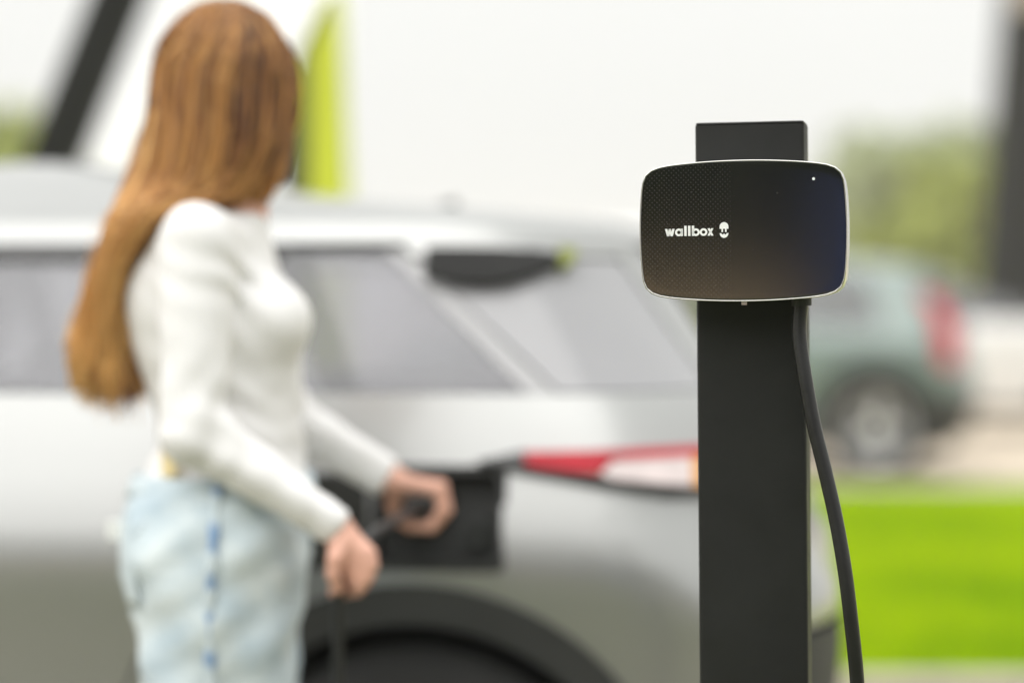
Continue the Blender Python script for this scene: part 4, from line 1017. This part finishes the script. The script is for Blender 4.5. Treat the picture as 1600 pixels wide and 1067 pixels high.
# ------------------------------------------------------------------ trees
def tree(loc, h, rad, lm, label, n=4200, seed=0, low=.28, leaf=.16, group=None):
    rg = np.random.default_rng(seed); root = empty('tree', loc); tag(root, label, 'tree', group)
    m = MB(); tr = h*.028
    m.tube([(0, 0, 0), (.05*h*.1, 0, h*.2), (0, .02*h, h*.45), (.02*h, 0, h*.8)], [tr*1.3, tr, tr*.75, tr*.2], 8)
    cl = []
    for k in range(13):
        a = rg.uniform(0, 6.28); z0 = h*rg.uniform(low, .7); rr2 = rad*rg.uniform(.45, .95); z1 = z0+h*rg.uniform(.08, .25)
        e = Vector((rr2*math.cos(a), rr2*math.sin(a), min(z1, h*.9))); m.tube([(0, 0, z0), Vector((0, 0, z0)).lerp(e, .5)+Vector((0, 0, .03*h)), e], [tr*.45, tr*.3, tr*.1], 6)
        cl.append((e, rad*rg.uniform(.32, .52)))
    for k in range(9): 
        a = rg.uniform(0, 6.28); q = rad*rg.uniform(0, .7); cl.append((Vector((q*math.cos(a), q*math.sin(a), h*rg.uniform(.5, .93))), rad*rg.uniform(.3, .5)))
    m.build('trunk', M['bark'], root)
    cs = np.array([list(c) for c, _ in cl]); rs = np.array([r for _, r in cl]); ix = rg.integers(0, len(cl), n)
    d = rg.normal(size=(n, 3)); d /= np.linalg.norm(d, axis=1)[:, None]; p = cs[ix] + d*(rs[ix]*rg.random(n)**.45)[:, None]*np.array((1, 1, .8))
    a = rg.normal(size=(n, 3)); a /= np.linalg.norm(a, axis=1)[:, None]; b2 = np.cross(a, rg.normal(size=(n, 3))); b2 /= np.linalg.norm(b2, axis=1)[:, None]
    s = leaf*rg.uniform(.6, 1.4, n)[:, None]
    v = np.stack([p-a*s, p+b2*s*.6, p+a*s, p-b2*s*.6], 1).reshape(-1, 3)
    obj('crown', v, np.arange(4*n).reshape(-1, 4), lm, root, smooth=False)
    return root
G1 = 'trees beyond the parking lot'
def tpx(px, ptop, Y): p = P(px, ptop, Y); return (p.x, Y, -0.02), p.z
for i, (px, pt, Y, rad, lm, lab) in enumerate([
    (1405, 188, 52, 1.75, 'leaf', 'rounded leafy tree rising just right of the charger'),
    (1520, 196, 58, 1.9, 'leaf', 'leafy tree standing against the black pylon at right'),
    (1352, 300, 64, 1.5, 'leaf', 'low tree touching the charger right edge'),
    (1455, 255, 50, 1.4, 'leaf_yellow', 'lower yellowish tree between the two tall right trees'),
    (15, 165, 46, 1.6, 'leaf_yellow', 'yellow-green tree at the left edge behind the silver car'),
    (-110, 150, 50, 1.9, 'leaf', 'tree mostly cut off by the left edge')]):
    loc, h = tpx(px, pt, Y); tree(loc, h, rad*1.15, M[lm], lab, seed=20+i, low=.12, n=5200, leaf=.17, group=G1)
# far-off wood on the horizon
rg = np.random.default_rng(5); n = 26000
x = rg.uniform(-75, 75, n); hh = 4.6+1.2*np.sin(x*.21)+.8*np.sin(x*.53+1)+.5*np.sin(x*1.3); zc = rg.random(n)**.8*hh; y = 190+rg.uniform(0, 8, n)
p = np.stack([x, y, zc], 1); a = rg.normal(size=(n, 3)); a /= np.linalg.norm(a, axis=1)[:, None]; b2 = np.cross(a, rg.normal(size=(n, 3))); b2 /= np.linalg.norm(b2, axis=1)[:, None]
v = np.stack([p-a*.6, p+b2*.4, p+a*.6, p-b2*.4], 1).reshape(-1, 3)
tag(obj('far_wood', v, np.arange(4*n).reshape(-1, 4), M['leaf'], smooth=False), 'pale far-off wood along the horizon', 'wood', kind='stuff')
# unseen things added behind the camera to shape reflections in glass and paint
for i, (x, y, h, r, lab) in enumerate([(-9, -16, 6.0, 3.0, 'unseen dark tree added for reflections, behind the brown wall end'), (-4.5, -17.5, 6.6, 3.2, 'unseen dark tree added for reflections, between wall and container'), (0.5, -16.5, 6.0, 3.0, 'unseen dark tree added for reflections, right behind the container'), (5.5, -17.5, 7.0, 3.3, 'tallest unseen dark tree added for reflections'), (10.5, -15.5, 5.6, 3.0, 'rightmost unseen dark tree added for reflections')]):
    tree((x, y, -.02), h, r, M['leaf_dark'], lab, n=3600, seed=60+i, low=.08, leaf=.40, group='trees added behind the camera for reflections')
hd = empty('reflection_hedge', (-3.5, -14, -.02)); tag(hd, 'unseen tall dark hedge behind the photographer', 'reflection_hedge')  # added out of view to close sky gaps in the charger glass reflection
rg = np.random.default_rng(8); n = 9000
p = np.stack([rg.uniform(-6, 6, n), rg.uniform(-.6, .6, n), rg.random(n)*3.4], 1); a = rg.normal(size=(n, 3)); a /= np.linalg.norm(a, axis=1)[:, None]; b2 = np.cross(a, rg.normal(size=(n, 3))); b2 /= np.linalg.norm(b2, axis=1)[:, None]
v = np.stack([p-a*.16, p+b2*.11, p+a*.16, p-b2*.11], 1).reshape(-1, 3); obj('foliage', v, np.arange(4*n).reshape(-1, 4), M['leaf_dark'], hd, smooth=False)
m = MB()
for k in range(12): m.tube([(-5.5+k, 0, 0), (-5.45+k, 0, 1.4), (-5.5+k, .02, 3.0)], [.04, .03, .01], 6)
tag(m.build('stems', M['bark'], hd), kind='stuff')
wl = empty('reflection_wall', (-7, -11, -.02)); tag(wl, 'unseen low brown wall added behind the camera to tint reflections', 'wall')  # added out of view for the brown low in the charger glass reflection
m = MB(); m.box((-5, -.12, 0), (3.62, .12, 1.50)); m.build('wall', M['reflection_brown'], wl, smooth=False)
m = MB(); m.box((-5.04, -.16, 1.503), (3.66, .16, 1.55)); bev(m.build('coping', M['kerb'], wl, smooth=False), .01)
ct = empty('reflection_box', (-.80, -12.2, -.02)); tag(ct, 'unseen dark blue ribbed container behind the photographer', 'reflection_box')  # added out of view for the blue at the right of the glass reflection
m = MB(); m.box((-2.5, -1.1, .12), (2.5, 1.1, 2.3)); m.build('shell', M['reflection_blue'], ct, smooth=False)
for k in range(16):
    m = MB(); m.box((-2.4+.31*k, 1.10, .2), (-2.4+.31*k+.15, 1.135, 2.22)); m.build('rib', M['reflection_blue'], ct, smooth=False)
for x in (-2.3, 2.1):
    m = MB(); m.box((x, -1.0, 0), (x+.2, 1.0, .118)); m.build('skid', M['dark_under'], ct, smooth=False)

# ------------------------------------------------------------------ haze
hz = MB(); hz.box((-120, -40, -1.2), (120, 260, 9.5)); hzo = hz.build('haze', None, smooth=False) if False else obj('haze', hz.v, hz.f, [], smooth=False)
vm = bpy.data.materials.new('haze_air'); vm.use_nodes = True; t = vm.node_tree; t.nodes.clear()
o_ = t.nodes.new('ShaderNodeOutputMaterial'); pv = t.nodes.new('ShaderNodeVolumePrincipled'); pv.inputs['Density'].default_value = 0.0014; pv.inputs['Color'].default_value = (.95, .95, .93, 1)
t.links.new(pv.outputs[0], o_.inputs['Volume']); hzo.data.materials.append(vm); tag(hzo, 'thin pale haze in the air', 'haze', kind='stuff')
